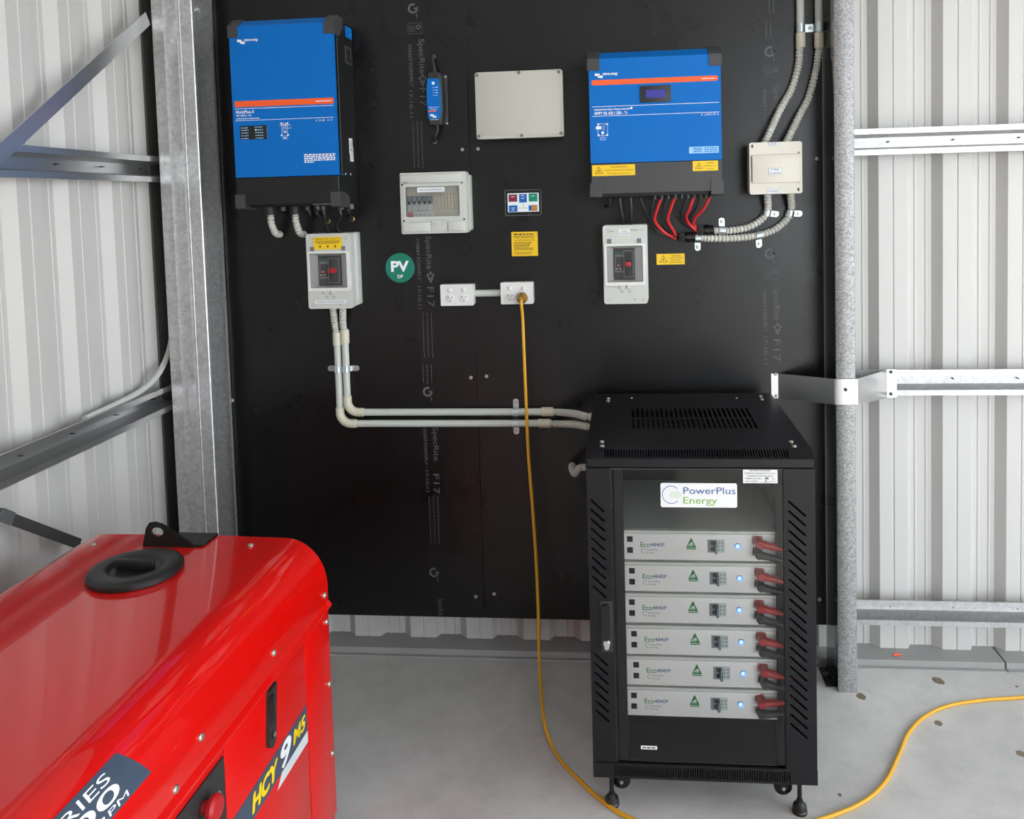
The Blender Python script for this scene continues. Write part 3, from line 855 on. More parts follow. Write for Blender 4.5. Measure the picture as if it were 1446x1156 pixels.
for px0, mid, end, lab in ((924, ((920, 296, .085), (919, 312, .055), (932, 329, .03)), e + Vector((0, -.006, 0)), 'thin black solar cable beside the first red one, into the lower gland'),
                           (943, ((936, 298, .085), (934, 312, .055), (944, 325, .03)), e + Vector((0, .007, 0)), 'thin black solar cable between the first two red ones'),
                           (971, ((964, 297, .085), (963, 308, .055), (970, 318, .03)), f + Vector((0, -.006, 0)), 'thin black solar cable beside the third red one, into the upper gland'),
                           (990, ((983, 295, .085), (974, 305, .055), (974, 315, .03)), f + Vector((0, .007, 0)), 'thin black solar cable between the last two red ones')):
    pv(px0, .10, mid, end, lab, 'black_cable', .0032, 'black solar cables')
pipe('solar_cable', 'long black cable curving from controller middle towards the lower gland', 'cable', [(W(904, 281, .1)[0], -.1, zt), P3(910, 296, .08), P3(918, 310, .05), P3(926, 322, .03), P3(946, 333, .026), e + Vector((0, 0, -.008))], .0042, 'black_cable', step=.012)
for i, q in enumerate(GL):
    t = thing('conduit_gland', ('black ribbed gland on the shorter, upper solar hose', 'black ribbed gland on the longer, lower solar hose')[i], 'gland', q)
    b = B(); b.lathe((-.022, 0, 0), (1, 0, 0), [(.011, 0), (.0155, .002), (.0175, .008), (.0175, .018), (.015, .022)], 6); obj('clamp_nut', b, 'black2', t, ang=20)
    b = B(); b.lathe((0, 0, 0), (1, 0, 0), [(.013, 0), (.013, .006), (.0185, .007), (.0185, .020), (.0165, .022), (.0165, .034), (.014, .036)], 18); obj('body', b, 'black_gloss', t)

# --- generic small helpers for enclosures
def encl(name, lab, cat, x, z, w, h, loc_d=0.0):
    return thing(name, lab, cat, (x, 0, z - h / 2))

# --- grey junction box
X, Z, w, h = frame_of(669.5, 103, 793, 97, 797, 192, 674, 197, .085)
t = encl('junction_box', 'large plain light-grey junction box with screwed lid', 'junction box', X, Z, w, h)
b = B(); b.box(-w / 2 + .003, w / 2 - .003, -.062, 0, .003, h - .003, .006, 2); obj('base', b, 'box_grey', t)
lid = B(); lid.plate(rounded_rect(-w / 2, w / 2, 0, h, .008), [], .022, FY(-.085)); lido = obj('lid', lid, 'box_lid', t)
b = B(); b.box(-w / 2 + .006, w / 2 - .012, -.0866, -.084, .010, h - .006, .0015, 2); obj('lid_face', b, 'box_lid', lido)
for sx, sz in ((-w / 2 + .008, .010), (w / 2 - .009, .011), (-w / 2 + .008, h - .009), (w / 2 - .012, h - .009), (0.006, .008), (0.002, h - .006)):
    b = B(); b.cyl((sx, -.0880, sz), (sx, -.084, sz), .0058, 14); b.box(sx - .004, sx + .004, -.0884, -.0879, sz - .0008, sz + .0008); obj('lid_screw', b, 'ink_grey', t)

# --- main AC switchboard
X, Z, w, h = frame_of(562, 245, 658, 241, 664, 328, 567, 331, .105)
w -= .006
t = encl('ac_switchboard', 'grey switchboard with clear window over a row of breakers', 'switchboard', X - .002, Z, w, h)
o0 = t.location; D = .105
b = B(); b.box(-w / 2 + .004, w / 2 + .002, -.060, 0, .006, h - .010, .005, 2); obj('base', b, 'box_grey', t)
def fr4(b, x0, x1, z0, z1, y0, y1, bev=.003, m=None): b.box(x0, x1, y0, y1, z0, z1, bev, 2, m)
zt1 = h * .80; zb1 = h * .235
b = B()
b.plate(rounded_rect(-w / 2, w / 2, 0, h, .006), [rounded_rect(-w / 2 + .014, w / 2 - .020, zb1 + .004, zt1 - .002, .006)], .045, FY(-.098))
obj('cover', b, 'box_grey', t, ang=40)
b = B(); fr4(b, -w / 2 + .004, w / 2 - .012, zt1 + .006, h - .006, -D, -.096); obj('top_lip', b, 'box_grey', t)
b = B(); fr4(b, -w / 2 + .006, -.012, .007, zb1 - .010, -D, -.096); obj('bottom_lip', b, 'box_grey', t); b = B(); fr4(b, .048, w / 2 - .010, .007, zb1 - .010, -D, -.096); obj('bottom_lip', b, 'box_grey', t)
b = B(); fr4(b, -.011, .047, .010, zb1 - .004, -.1015, -.096, .002); b.cyl((.016, -.101, zb1 - .014), (.016, -.106, zb1 - .014), .006, 14); b.box(.028, .044, -.104, -.101, zb1 - .022, zb1 - .008)
obj('window_catch', b, 'box_grey', t)
b = B(); fr4(b, -w / 2 + .010, w / 2 - .016, zb1 + .001, zt1 + .001, -.076, -.072); obj('inner_plate', b, 'box_inner', t)
b = B(); b.plate(rounded_rect(-w / 2 + .010, w / 2 - .014, zb1, zt1 + .002, .007), [rounded_rect(-w / 2 + .019, w / 2 - .026, zb1 + .009, zt1 - .006, .005)], .004, FY(-.1015)); wf = obj('window_frame', b, 'box_grey', t)
b = B(); b.box(-w / 2 + .018, w / 2 - .025, -.1005, -.099, zb1 + .008, zt1 - .005); obj('window_pane', b, 'window', wf, smooth=False)
bx0, bz1 = L_(575, 276, .082); bx1, bz0 = L_(612, 297, .082)
b = B(); b.box(bx0 - .001, bx1 + .001, -0.0772, -0.0758, bz0 - .025, bz0 - .003, m='label')
b.rect(bx0 + .001, bx0 + .018, bz0 - .022, bz0 - .005, -0.0776, m='red_print')
for i in range(3): b.rect(bx0 + .003, bx0 + .016, bz0 - .009 - i * .0045, bz0 - .0075 - i * .0045, -0.0779, m='label')
for k in range(4):
    for i in range(2): bars(b, bx0 + .024 + k * .0155, bx0 + .034 + k * .0155, bz0 - .011 - i * .004, .0016, -0.0776, k + i, m='ink_grey')
obj('circuit_labels', b, None, t, smooth=False)
pw = (bx1 - bx0) / 5
for k in range(5):
    a = bx0 + k * pw
    b = B(); b.box(a + .0003, a + pw - .0003, -0.0860, -0.0760, bz0, bz1, .0008, 1); br = obj('breaker', b, 'brk_light', t)
    b = B(); b.box(a + .0006, a + pw - .0006, -0.0920, -0.0860, bz0 + (bz1 - bz0) * .55, bz1 - .004, .0015, 1); obj('breaker_body', b, 'brk_grey', br)
    b = B(); b.box(a + pw * .28, a + pw * .72, -0.0980, -0.0915, bz0 + (bz1 - bz0) * .42, bz0 + (bz1 - bz0) * .62, .001, 1); obj('toggle', b, 'ink', br)
for k in range(6):
    a = bx1 + .006 + k * .0112
    b = B(); b.box(a, a + .0108, -0.0800, -0.0760, bz0 + .002, bz1 + .002, .0008, 1); obj('blank', b, 'pvc_cream', t)
for k in range(2):
    a = bx1 + .076 + k * .016
    b = B(); b.box(a, a + .015, -0.0780, -0.0760, bz0 + .002, bz1 + .002, .0006, 1); obj('blank', b, 'box_inner', t)
lx0, lz1 = L_(589, 266, .102); lx1, lz0 = L_(628, 270.5, .102)
b = B(); b.box(lx0, lx1, -.1025, -.1015, lz0, lz1 + .003, m='label'); b.text('MAIN AC SWITCHBOARD', (lx0 + lx1) / 2, (lz0 + lz1 + .003) / 2, .006, -.1028, (lx1 - lx0) * .86, m='ink_blue')
obj('name_label', b, None, t, smooth=False)
b = B(); ax_, az_ = L_(573, 257, .105); b.text('hager', ax_, az_ - .001, .006, -.1053, .020, 0, .01); obj('maker_mark', b, 'ink_grey', t, smooth=False)
for sx, sz in ((-w / 2 + .008, zt1 + .002), (w / 2 - .016, zt1 + .004), (-w / 2 + .010, zb1 - .004), (w / 2 - .012, zb1 - .003)):
    b = B(); b.cyl((sx, -.0990, sz), (sx, -.096, sz), .0035, 10); obj('cover_screw', b, 'ink', t)

# --- battery isolator and solar isolator: two boxes of one make
def isolator(lab, corners, sticker, d=.105):
    X, Z, w, h = frame_of(*corners, d)
    t = encl('isolator_enclosure', lab, 'isolator', X, Z, w, h)
    b = B(); b.box(-w / 2 + .004, w / 2 + .004, -.052, 0, .004, h + .001, .006, 2); obj('base', b, 'box_grey', t)
    b = B(); b.box(-w / 2 + .002, w / 2 + .001, -.063, -.050, .002, h - .001, .006, 2); obj('body', b, 'box_grey', t)
    zw0, zw1 = h * .245, h * .760
    b = B(); b.plate(rounded_rect(-w / 2, w / 2, 0, h, .009), [rounded_rect(-w / 2 + .010, w / 2 - .014, zw0 + .006, zw1 - .006, .004)], .028, FY(-d + .002)); cv = obj('cover', b, 'box_grey', t, ang=40)
    b = B(); b.plate(rounded_rect(-w / 2 + .002, w / 2 - .001, .002, h - .002, .008), [rounded_rect(-w / 2 + .011, w / 2 - .013, zw0 + .005, zw1 - .005, .004)], .022, FY(-.082)); obj('body_frame', b, 'box_grey', t, ang=40)
    b = B(); b.plate(rounded_rect(-w / 2 + .004, w / 2 - .006, zw0 - .002, zw1 + .002, .007), [rounded_rect(-w / 2 + .012, w / 2 - .015, zw0 + .009, zw1 - .006, .003)], .006, FY(-d - .004)); wf = obj('window_frame', b, 'gpo', t)
    b = B(); b.box(-w / 2 + .012, w / 2 - .015, -d - .001, -d, zw0 + .010, zw1 - .006); obj('window_pane', b, 'window', wf, smooth=False)
    b = B(); x0, x1, z0, z1 = -w / 2 + .012, w / 2 - .016, zw0 + .008, zw1 - .008   # recessed funnel around the breaker
    ix0, ix1, iz0, iz1 = x0 + .024, x1 - .028, z0 + .008, z1 - .008
    yo, yi = -d + .003, -.082
    for A, C, C2, A2 in (((x0, yo, z0), (x0, yo, z1), (ix0, yi, iz1), (ix0, yi, iz0)), ((x1, yo, z1), (x1, yo, z0), (ix1, yi, iz0), (ix1, yi, iz1)),
                         ((x0, yo, z1), (x1, yo, z1), (ix1, yi, iz1), (ix0, yi, iz1)), ((x1, yo, z0), (x0, yo, z0), (ix0, yi, iz0), (ix1, yi, iz0))):
        b.quad(A, C, C2, A2)
    obj('funnel', b, 'gpo', t, smooth=False)
    b = B(); b.box(ix0 - .002, ix1 + .002, -0.0860, -0.0710, iz0 - .002, iz1 + .002, .001, 1); br = obj('breaker', b, 'black2', t)
    mx = (ix0 + ix1) / 2
    b = B(); b.box(ix0 + .003, mx + .002, -0.0875, -0.0855, iz0 + .025, iz1 - .020, m='brk_grey'); b.box(ix0 + .006, mx - .002, -0.0882, -0.0870, iz0 + .030, iz1 - .028, m='ink')
    b.box(ix0, ix1, -0.0880, -0.0855, iz1 - .016, iz1 - .012, m='teal')
    for k in range(6): b.rect(ix0 + .008 + (k % 3) * .006, ix0 + .011 + (k % 3) * .006, iz0 + .034 + (k // 3) * .012, iz0 + .040 + (k // 3) * .012, -0.0885, m='red_print' if k % 2 else 'label')
    obj('breaker_plate', b, None, br, smooth=False)
    b = B(); ha, hb, hc, hd = mx - .002, ix1 - .002, iz0 + .008, iz1 - .006
    b.plate([(ha, hc), (hb, hc), (hb, hd), (ha, hd)], [[(ha + .003, hc + .003), (hb - .003, hc + .003), (hb - .003, hd - .003), (ha + .003, hd - .003)]], .010, FY(-0.0980)); obj('handle_frame', b, 'brk_grey', br, smooth=False)
    b = B(); b.box(ha + .003, hb - .003, -0.0940, -0.0880, hc + .003, hd - .003); obj('handle_well', b, 'black_gloss', br, smooth=False)
    b = B(); zc = (hc + hd) / 2; b.box(ha + .007, hb - .009, -0.1100, -0.0920, zc - .008, zc + .008, .002, 2); obj('toggle', b, 'red_plug', br)
    b = B(); b.box(-.020, -.002, -d - .004, -d, zw0 - .014, zw0 - .004, .001, 1); b.box(.004, .018, -d - .005, -d, zw0 - .014, zw0 - .002, .001, 1); b.box(-w / 2 + .012, w / 2 - .012, -d - .002, -d + .002, zw0 - .004, zw0 - .001)
    obj('window_catch', b, 'box_grey', t)
    for sx in (-w / 2 + .022, w / 2 - .026):
        b = B(); b.box(sx - .007, sx + .007, -d - .0002, -d + .003, zw1 + .003, zw1 + .018); obj('hinge', b, 'ink_grey', t, smooth=False)
    b = B(); yy = -d + .0016
    for sx, sz in ((-w / 2 + .018, .014), (w / 2 - .016, .014), (-w / 2 + .018, h - .018), (w / 2 - .016, h - .018)): arc(b, sx, sz, .0045, .0052, 0, 360, yy, 16)
    for k in range(3): b.quad((w / 2 - .050 + .004 * k, yy, .012), (w / 2 - .049 + .004 * k, yy, .012), (w / 2 - .044, yy, .020), (w / 2 - .045, yy, .020))
    for k in range(2): bars(b, -.018 + k * .026, -.008 + k * .026, zw0 - .022, .0018, yy, k); bars(b, -.018 + k * .026, -.008 + k * .026, zw0 - .026, .0018, yy, k + 5)
    bars(b, w / 2 - .055, w / 2 - .030, h - .017, .003, yy, 4); bars(b, -w / 2 + .024, -w / 2 + .036, h - .020, .003, yy, 7)
    obj('moulded_marks', b, 'ink_grey', t, smooth=False)
    b = B()
    if sticker == 'yellow':
        x0, x1, z0, z1 = -w / 2 + .028, w / 2 - .030, zw1 + .008, h - .012; ys = -d + .0012
        b.box(x0, x1, ys - .001, ys, z0, z1, m='yellow'); cx = (x0 + x1) / 2; hh = z1 - z0; ww = x1 - x0
        b.text('MAIN BATTERY ISOLATOR', cx, z1 - hh * .15, hh * .11, ys - .0014, ww * .88, m='ink')
        for i in range(2): bars(b, x0 + .006 + .006 * i, x1 - .005 - .006 * i, z1 - hh * (.34 + .14 * i), hh * .06, ys - .0014, i, m='ink')
        for k in range(3):
            xx = cx + (k - 1) * ww * .27; zz = z0 + hh * .22
            b.rect(xx - .0008, xx + .0008, zz + .001, zz + .008, ys - .0014, m='ink'); b.quad((xx - .004, ys - .0014, zz + .002), (xx, ys - .0014, zz - .005), (xx + .004, ys - .0014, zz + .002), (xx, ys - .0014, zz + .003), m='ink')
        obj('warning_sticker', b, None, t, smooth=False)
        b = B(); x0, x1, z0, z1 = -w / 2 + .024, w / 2 - .022, .018, .030
        b.box(x0, x1, ys - .0008, ys, z0, z1, m='label'); b.text('MAIN DC SWITCHBOARD', (x0 + x1) / 2, (z0 + z1) / 2, .0050, ys - .0012, (x1 - x0) * .86, m='ink_blue')
        obj('name_label', b, None, t, smooth=False)
    else:
        ys = -d + .0012; x0, x1, z0, z1 = -.020, .018, h - .034, h - .013
        b.box(x0, x1, ys - .0008, ys, z0, z1, m='label'); b.text('SOLAR', (x0 + x1) / 2, z0 + .0145, .005, ys - .0012, .019, m='ink_blue'); b.text('CONTROLLER', (x0 + x1) / 2, z0 + .006, .005, ys - .0012, .033, m='ink_blue')
        obj('name_label', b, None, t, smooth=False)
    return t, w, h
bi, biw, bih = isolator('grey isolator box with yellow sticker, below the tall inverter', (431, 331, 493, 328.5, 499, 434.5, 436, 437), 'yellow')
si, siw, sih = isolator('grey isolator box without yellow sticker, below the square charge controller', (850, 319, 912, 316.5, 916, 428, 854, 430), 'white')

# black cables between inverter and battery isolator, and stubs into the board
zt = INV.location.z - .006; zi = bi.location.z + bih - .005
for (px, d), q, lab in (((456, .11), (464, 330, .05), 'black battery cable from inverter to isolator, the more slanted of two'), ((479, .11), (480, 330, .05), 'black battery cable from inverter to isolator, the straighter of two')):
    x, _ = W(px, 294, d); e_ = P3(*q); e_.z = zi
    pipe('battery_cable', lab, 'cable', [(x, -d, zt), (x + .003, -d + .005, zt - .03), (e_.x - .004, e_.y - .02, e_.z + .035), e_], .0058, 'black_cable', step=.012)
for (px, d), q, lab in (((436, .09), (443, 309), 'short black cable into the board beside the second grey hose'), ((446, .15), (463, 312), 'short black cable into a brass-rimmed hole behind the isolator cables'), ((491, .10), (497, 309), 'short black cable into a brass-rimmed hole at the inverter corner')):
    x, _ = W(px, 294, d); e_ = P3(q[0], q[1], .003)
    pipe('stub_cable', lab, 'cable', [(x, -d, zt), (x + .003, -d + .006, zt - .018), (e_.x - .003, -.025, e_.z + .008), e_], .0056, 'black_cable', step=.01)
    b = B(); b.lathe((e_.x - x, d, e_.z - zt), (0, -1, 0), [(.0095, 0), (.0095, .002), (.0075, .003), (.006, .002)], 18)
    obj('hole_rim', b, 'brass' if q[0] > 450 else 'black2', bpy.data.objects[[o.name for o in bpy.data.objects if o.name.startswith('stub_cable')][-1]])
zt = MPZ - MPH / 2 - .002; zi = si.location.z + sih - .005
for (px, d), q, lab in (((875, .09), (879, 318, .05), 'black cable from charge controller to solar isolator, nearer the seam'), ((890, .09), (891, 318, .05), 'black cable from charge controller to solar isolator, nearer the red cables')):
    x, _ = W(px, 282, d); e_ = P3(*q); e_.z = zi
    pipe('battery_cable', lab, 'cable', [(x, -d, zt), (x + .002, -d + .004, zt - .03), (e_.x, e_.y - .02, e_.z + .03), e_], .0058, 'black_cable', step=.012)
x, _ = W(861, 282, .09); e_ = P3(855, 291, .003)
pipe('stub_cable', 'short black cable curling into the board under the charge controller', 'cable', [(x, -.09, zt), (x - .001, -.08, zt - .02), (e_.x + .004, -.03, e_.z - .002), e_], .0056, 'black_cable', step=.01)

# --- cream PV array isolator box
X, Z, w, h = frame_of(1058.5, 201.5, 1133, 199, 1133, 272.5, 1058.5, 275, .092)
t = encl('array_isolator_box', 'square cream isolator box between two pairs of grey corrugated hoses', 'isolator', X, Z, w, h)
b = B(); b.box(-w / 2 + .004, w / 2 - .004, -.066, 0, .004, h - .004, .006, 2); obj('base', b, 'box_cream', t)
b = B(); b.plate(rounded_rect(-w / 2, w / 2, 0, h, .008), [], .024, FY(-.090)); cv = obj('cover', b, 'box_cream', t)
b = B(); b.box(-w / 2 + .008, w / 2 - .008, -.0965, -.088, h * .215, h * .755, .003, 2); obj('flap', b, 'box_cream', t)
b = B()
b.hexa([(-w / 2 + .008, -.0972, h * .70), (w / 2 - .008, -.0972, h * .70), (w / 2 - .008, -.090, h * .70), (-w / 2 + .008, -.090, h * .70),
        (-w / 2 + .010, -.0905, h * .775), (w / 2 - .010, -.0905, h * .775), (w / 2 - .010, -.089, h * .775), (-w / 2 + .010, -.089, h * .775)])
obj('flap_slope', b, 'box_cream', t, smooth=False)
b = B(); b.box(-w / 2 + .005, -w / 2 + .0075, -.0905, -.088, h * .25, h * .73); obj('flap_gap', b, 'ink_grey', t, smooth=False)
for sx, sz in ((-w / 2 + .010, h - .012), (w / 2 - .013, .013)):
    b = B(); b.box(sx - .003, sx + .003, -.0908, -.088, sz - .005, sz + .005); obj('cover_screw', b, 'ink', t, smooth=False)
for sz in (h * .225, h * .775):
    b = B(); b.box(w / 2 - .014, w / 2 - .008, -.0915, -.0895, sz - .003, sz + .004); obj('hinge_clip', b, 'ink_grey', t, smooth=False)
def small_label(t, x0, x1, z0, z1, y, lines, name='name_label'):
    b = B(); b.box(x0, x1, y - .0008, y, z0, z1, m='ink_blue'); b.box(x0 + .0007, x1 - .0007, y - .0012, y - .0006, z0 + .0007, z1 - .0007, m='label')
    n = len(lines)
    for i, (s, f, m_) in enumerate(lines):
        b.text(s, (x0 + x1) / 2, z1 - (z1 - z0) * (i + .5) / n, min(.0052, (z1 - z0) * .5), y - .0015, (x1 - x0) * f, 0, .008, m=m_)
    obj(name, b, None, t, smooth=False)
small_label(t, -.025, .018, h * .375, h * .375 + .022, -.0968, (('PV ARRAY', .6, 'ink_blue'), ('D.C. ISOLATOR', .84, 'ink_blue')))
small_label(t, -.022, .010, h - .012, h - .001, -.0903, (('SOLAR', .6, 'ink_blue'),))
small_label(t, -.030, .014, .002, .018, -.0903, (('SOLAR SUPPLY', .8, 'ink_blue'),))
cbx, cbz0, cbz1 = X, Z - h / 2, Z + h / 2

# --- yellow procedure sign, warning sign, PV sign, touch display, outlets
x0, z1 = W(722, 327.5); x1, z0 = W(760, 361)
t = thing('procedure_sign', 'square yellow sign of small print below the touch display', 'sign', ((x0 + x1) / 2, 0, z0)); hw = (x1 - x0) / 2; hh = z1 - z0
b = B(); b.box(-hw, hw, -.0016, 0, 0, hh, .0004, 1); obj('plate', b, 'yellow', t, smooth=False)
b = B(); y = -.0020
b.text('SHUTDOWN PROCEDURE', 0, hh * .655, .0052, y, hw * 1.5)
for i, (f, h_) in enumerate(((.90, .0045), (.82, .0024), (.76, .0024), (.56, .0026), (.50, .0026), (.44, .0026), (.38, .0026), (.32, .0026), (.26, .0024), (.15, .002), (.09, .002))):
    bars(b, -hw * .82, hw * (.75 if i < 3 else .35 + .07 * (i * 5 % 6)), hh * f, h_, y, i)
obj('lettering', b, 'ink', t, smooth=False)
x0, z1 = W(927, 358.5); x1, z0 = W(967, 373)
t = thing('warning_sign', 'small yellow warning sign on the board beside the solar isolator', 'sign', ((x0 + x1) / 2, 0, z0)); hw = (x1 - x0) / 2; hh = z1 - z0
b = B(); warn_sign(b, -hw, hw, 0, hh, 0, (('HAZARDOUS VOLTAGE', .86), ('FROM PV ARRAY', .62), ('WHEN ILLUMINATED', .8)), 'WARNING'); obj('plate', b, None, t, smooth=False)
xc, zc = W(565, 378); x1, _ = W(585.5, 378); r = x1 - xc
t = thing('round_sign', 'round green sign reading PV with DP below', 'sign', (xc, 0, zc))
b = B(); b.lathe((0, 0, 0), (0, -1, 0), [(r, 0), (r, .0012), (r * .99, .0016)], 40); obj('disc', b, 'teal', t)
b = B(); b.text('PV', 0, .006, .036, -.0020, .066, 0, .035); b.text('DP', 0, -.031, .012, -.0020, .020, 0, .02); obj('lettering', b, 'white', t, smooth=False)
X, Z, w, h = frame_of(712.5, 268.5, 764, 267, 765, 303.5, 713.5, 305, .016)
t = thing('touch_display', 'small wall touch display showing coloured tiles on white', 'display', (X, 0, Z - h / 2))
b = B(); b.plate(rounded_rect(-w / 2, w / 2, 0, h, .008), [], .016, FY(-.016)); obj('bezel', b, 'black_gloss', t)
b = B(); b.plate(rounded_rect(-w / 2, w / 2, 0, h, .008), [rounded_rect(-w / 2 + .0016, w / 2 - .0016, .0016, h - .0016, .007)], .003, FY(-.0166)); obj('rim', b, 'ink_grey', t)
b = B(); sx0, sx1, sz0, sz1 = -w / 2 + .010, w / 2 - .009, .013, h - .012
b.box(sx0, sx1, -.0166, -.0155, sz0, sz1, m='scr_white'); sw, sh = sx1 - sx0, sz1 - sz0; y = -.0169
for a0, a1, c0, c1, m_ in ((.03, .31, .55, .94, 'scr_red'), (.37, .62, .50, .95, 'scr_blue'), (.68, .96, .54, .97, 'scr_green'), (.03, .31, .02, .36, 'scr_blue'), (.67, .80, .05, .34, 'scr_blue'), (.76, .95, .03, .36, 'scr_orange'), (.495, .505, .2, .5, 'scr_orange'), (.34, .66, .19, .21, 'scr_orange')):
    b.rect(sx0 + sw * a0, sx0 + sw * a1, sz0 + sh * c0, sz0 + sh * c1, y, m=m_); y -= .00005
for a, c in ((.17, .82), (.49, .86), (.49, .72), (.82, .83), (.17, .22), (.17, .12)): b.rect(sx0 + sw * (a - .05), sx0 + sw * (a + .05), sz0 + sh * (c - .015), sz0 + sh * (c + .015), -.0175, m='scr_white')
obj('screen', b, None, t, smooth=False)
b = B(); b.text('v', 0.020, .006, .003, -.0168, .006); obj('maker_mark', b, 'ink_grey', t, smooth=False)

def outlet(lab, corners, amber):
    X, Z, w, h = frame_of(*corners, .050)
    t = thing('power_outlet', lab, 'outlet', (X, 0, Z - h / 2))
    b = B(); b.box(-w / 2 + .002, w / 2 - .001, -.038, 0, .001, h - .001, .004, 2); obj('mounting_block', b, 'gpo', t)
    b = B(); b.plate(rounded_rect(-w / 2, w / 2, 0, h, .004), [], .013, FY(-.050)); obj('faceplate', b, 'gpo', t)
    for sx in (-w * .21, w * .21):
        b = B(); b.lathe((sx, -.050, h * .74), (0, -1, 0), [(.0085, 0), (.0085, .0015), (.007, .002)], 20); b.box(sx - .004, sx + .004, -.055, -.0515, h * .74 - .006, h * .74 + .005, .0012, 1); obj('switch', b, 'gpo', t)
        b = B(); b.lathe((sx, -.050, h * .34), (0, -1, 0), [(.0155, 0), (.0155, .0012), (.0148, .0016)], 24); sk = obj('socket', b, 'gpo', t)
        b = B()
        for px_, pz_, a in ((-.0065, .0045, 30), (.0065, .0045, -30), (0, -.0075, 0)):
            ca, sa = math.cos(R(a)), math.sin(R(a)); p = [(-.0011, -.0036), (.0011, -.0036), (.0011, .0036), (-.0011, .0036)]
            q = [(sx + px_ + u * ca - v * sa, -.0519, h * .34 + pz_ + u * sa + v * ca) for u, v in p]; b.quad(*q)
        obj('pin_slots', b, 'ink', sk, smooth=False)
    return t, X, Z, w, h
_o1 = outlet('white double power outlet with both sockets empty', (621.5, 402, 668, 401, 669, 431, 622.5, 432), False)
_o2 = outlet('white double power outlet with the yellow cord plugged in', (706.5, 399, 752, 398, 753.5, 428.5, 707.5, 430), True)
xa_ = _o1[1] + _o1[3] / 2 - .002; xb_ = _o2[1] - _o2[3] / 2 + .003; _, zc = W(688, 414, .02)
b = B(); b.cyl((0, 0, 0), (xb_ - xa_, 0, 0), .0125, 18); o = obj('rigid_conduit', b, 'pvc'); o.location = (xa_, -.0135, zc)
tag(o, 'short straight grey pipe joining the two power outlets', 'conduit')

# --- blue smart charger
X, Z, w, h = frame_of(601, 104, 625, 100, 627, 174, 603, 178, .048)
t = thing('battery_charger', 'slim black battery charger with blue face and a cable at each end', 'charger', (X - .003, 0, Z - h / 2))
b = B(); sec = lambda z, k, s: [Vector((a * k, c, z)) for a, c in ((-w / 2 * .95, -.044 + s), (-w / 2 * .7, -.050 + s), (w / 2 * .7, -.050 + s), (w / 2 * .95, -.044 + s), (w / 2 * 1.12, -.010), (-w / 2 * 1.12, -.010))]
b.loft([sec(0, .72, .004), sec(.010, .84, .002), sec(h * .3, 1.0, 0), sec(h * .75, 1.0, 0), sec(h - .010, .86, .002), sec(h, .76, .004)]); obj('body', b, 'black2', t, ang=25)
b = B(); b.box(-w / 2 - .001, w / 2 + .010, -.012, 0, .002, h - .004, .003, 1); obj('mounting_foot', b, 'charcoal', t)
b = B(); q = [(-w * .34, .020), (w * .34, .020), (w * .40, h * .3), (w * .40, h * .7), (w * .30, h - .022), (-w * .34, h - .022), (-w * .40, h * .7), (-w * .40, h * .3)]
b.plate(q, [], .001, FY(-.0515)); obj('face', b, 'blue', t, smooth=False)
b = B(); y = -.0522
arc(b, 0, h - .038, 0, .0052, 0, 360, y, 16)
for i, z_ in enumerate((.55, .60, .65, .70)): b.rect(w * .16, w * .16 + .003 + .002 * (i % 2), h * z_, h * z_ + .0035, y); b.rect(-w * .05, w * .12, h * z_ + .001, h * z_ + .0018, y)
b.text('Blue Smart', .001, h * .335, .0042, y, w * .58); b.text('Charger', -.002, h * .295, .0042, y, w * .42)
victron_mark(b, -w * .24, h * .18, .020, y); bars(b, -w * .24, w * .26, h * .095, .0016, y, 2)
obj('white_print', b, 'white', t, smooth=False)
b = B(); b.rect(-w * .34, w * .12, h * .245, h * .27, y); obj('orange_print', b, 'orange', t, smooth=False)
for z_ in (.006, h - .012):
    obj('mounting_screw', screw_head((w / 2 + .006, -.012, z_), .0045), 'bright_zinc', t)
xx, zz = t.location.x, t.location.z
for top in (1, 0):
    if top: e_ = P3(612, 80, .002); pts = [(0, -.028, h - .002), (.001, -.030, h + .018), (e_.x - xx, -.022, e_.z - zz - .004), (e_.x - xx, -.004, e_.z - zz)]
    else: e_ = P3(614, 200, .002); pts = [(.003, -.028, .002), (.005, -.030, -.016), (e_.x - xx + .006, -.024, e_.z - zz + .012), (e_.x - xx, -.004, e_.z - zz)]
    b = B(); b.tube(smooth_path(pts, .004), .0052, 10); ld = obj('lead', b, 'black_cable', t)
    b = B(); s_ = 1 if top else -1; b.lathe((0.001 if top else .003, -.028, h if top else 0), (0, 0, s_), [(.008, -.002), (.0075, .004), (.006, .010), (.0055, .016)], 12); obj('strain_relief', b, 'black2', ld)
    b = B(); b.lathe((e_.x - xx, 0, e_.z - zz), (0, -1, 0), [(.0078, 0), (.0078, .0015), (.0055, .002)], 16); obj('hole_rim', b, 'ink_grey', ld)

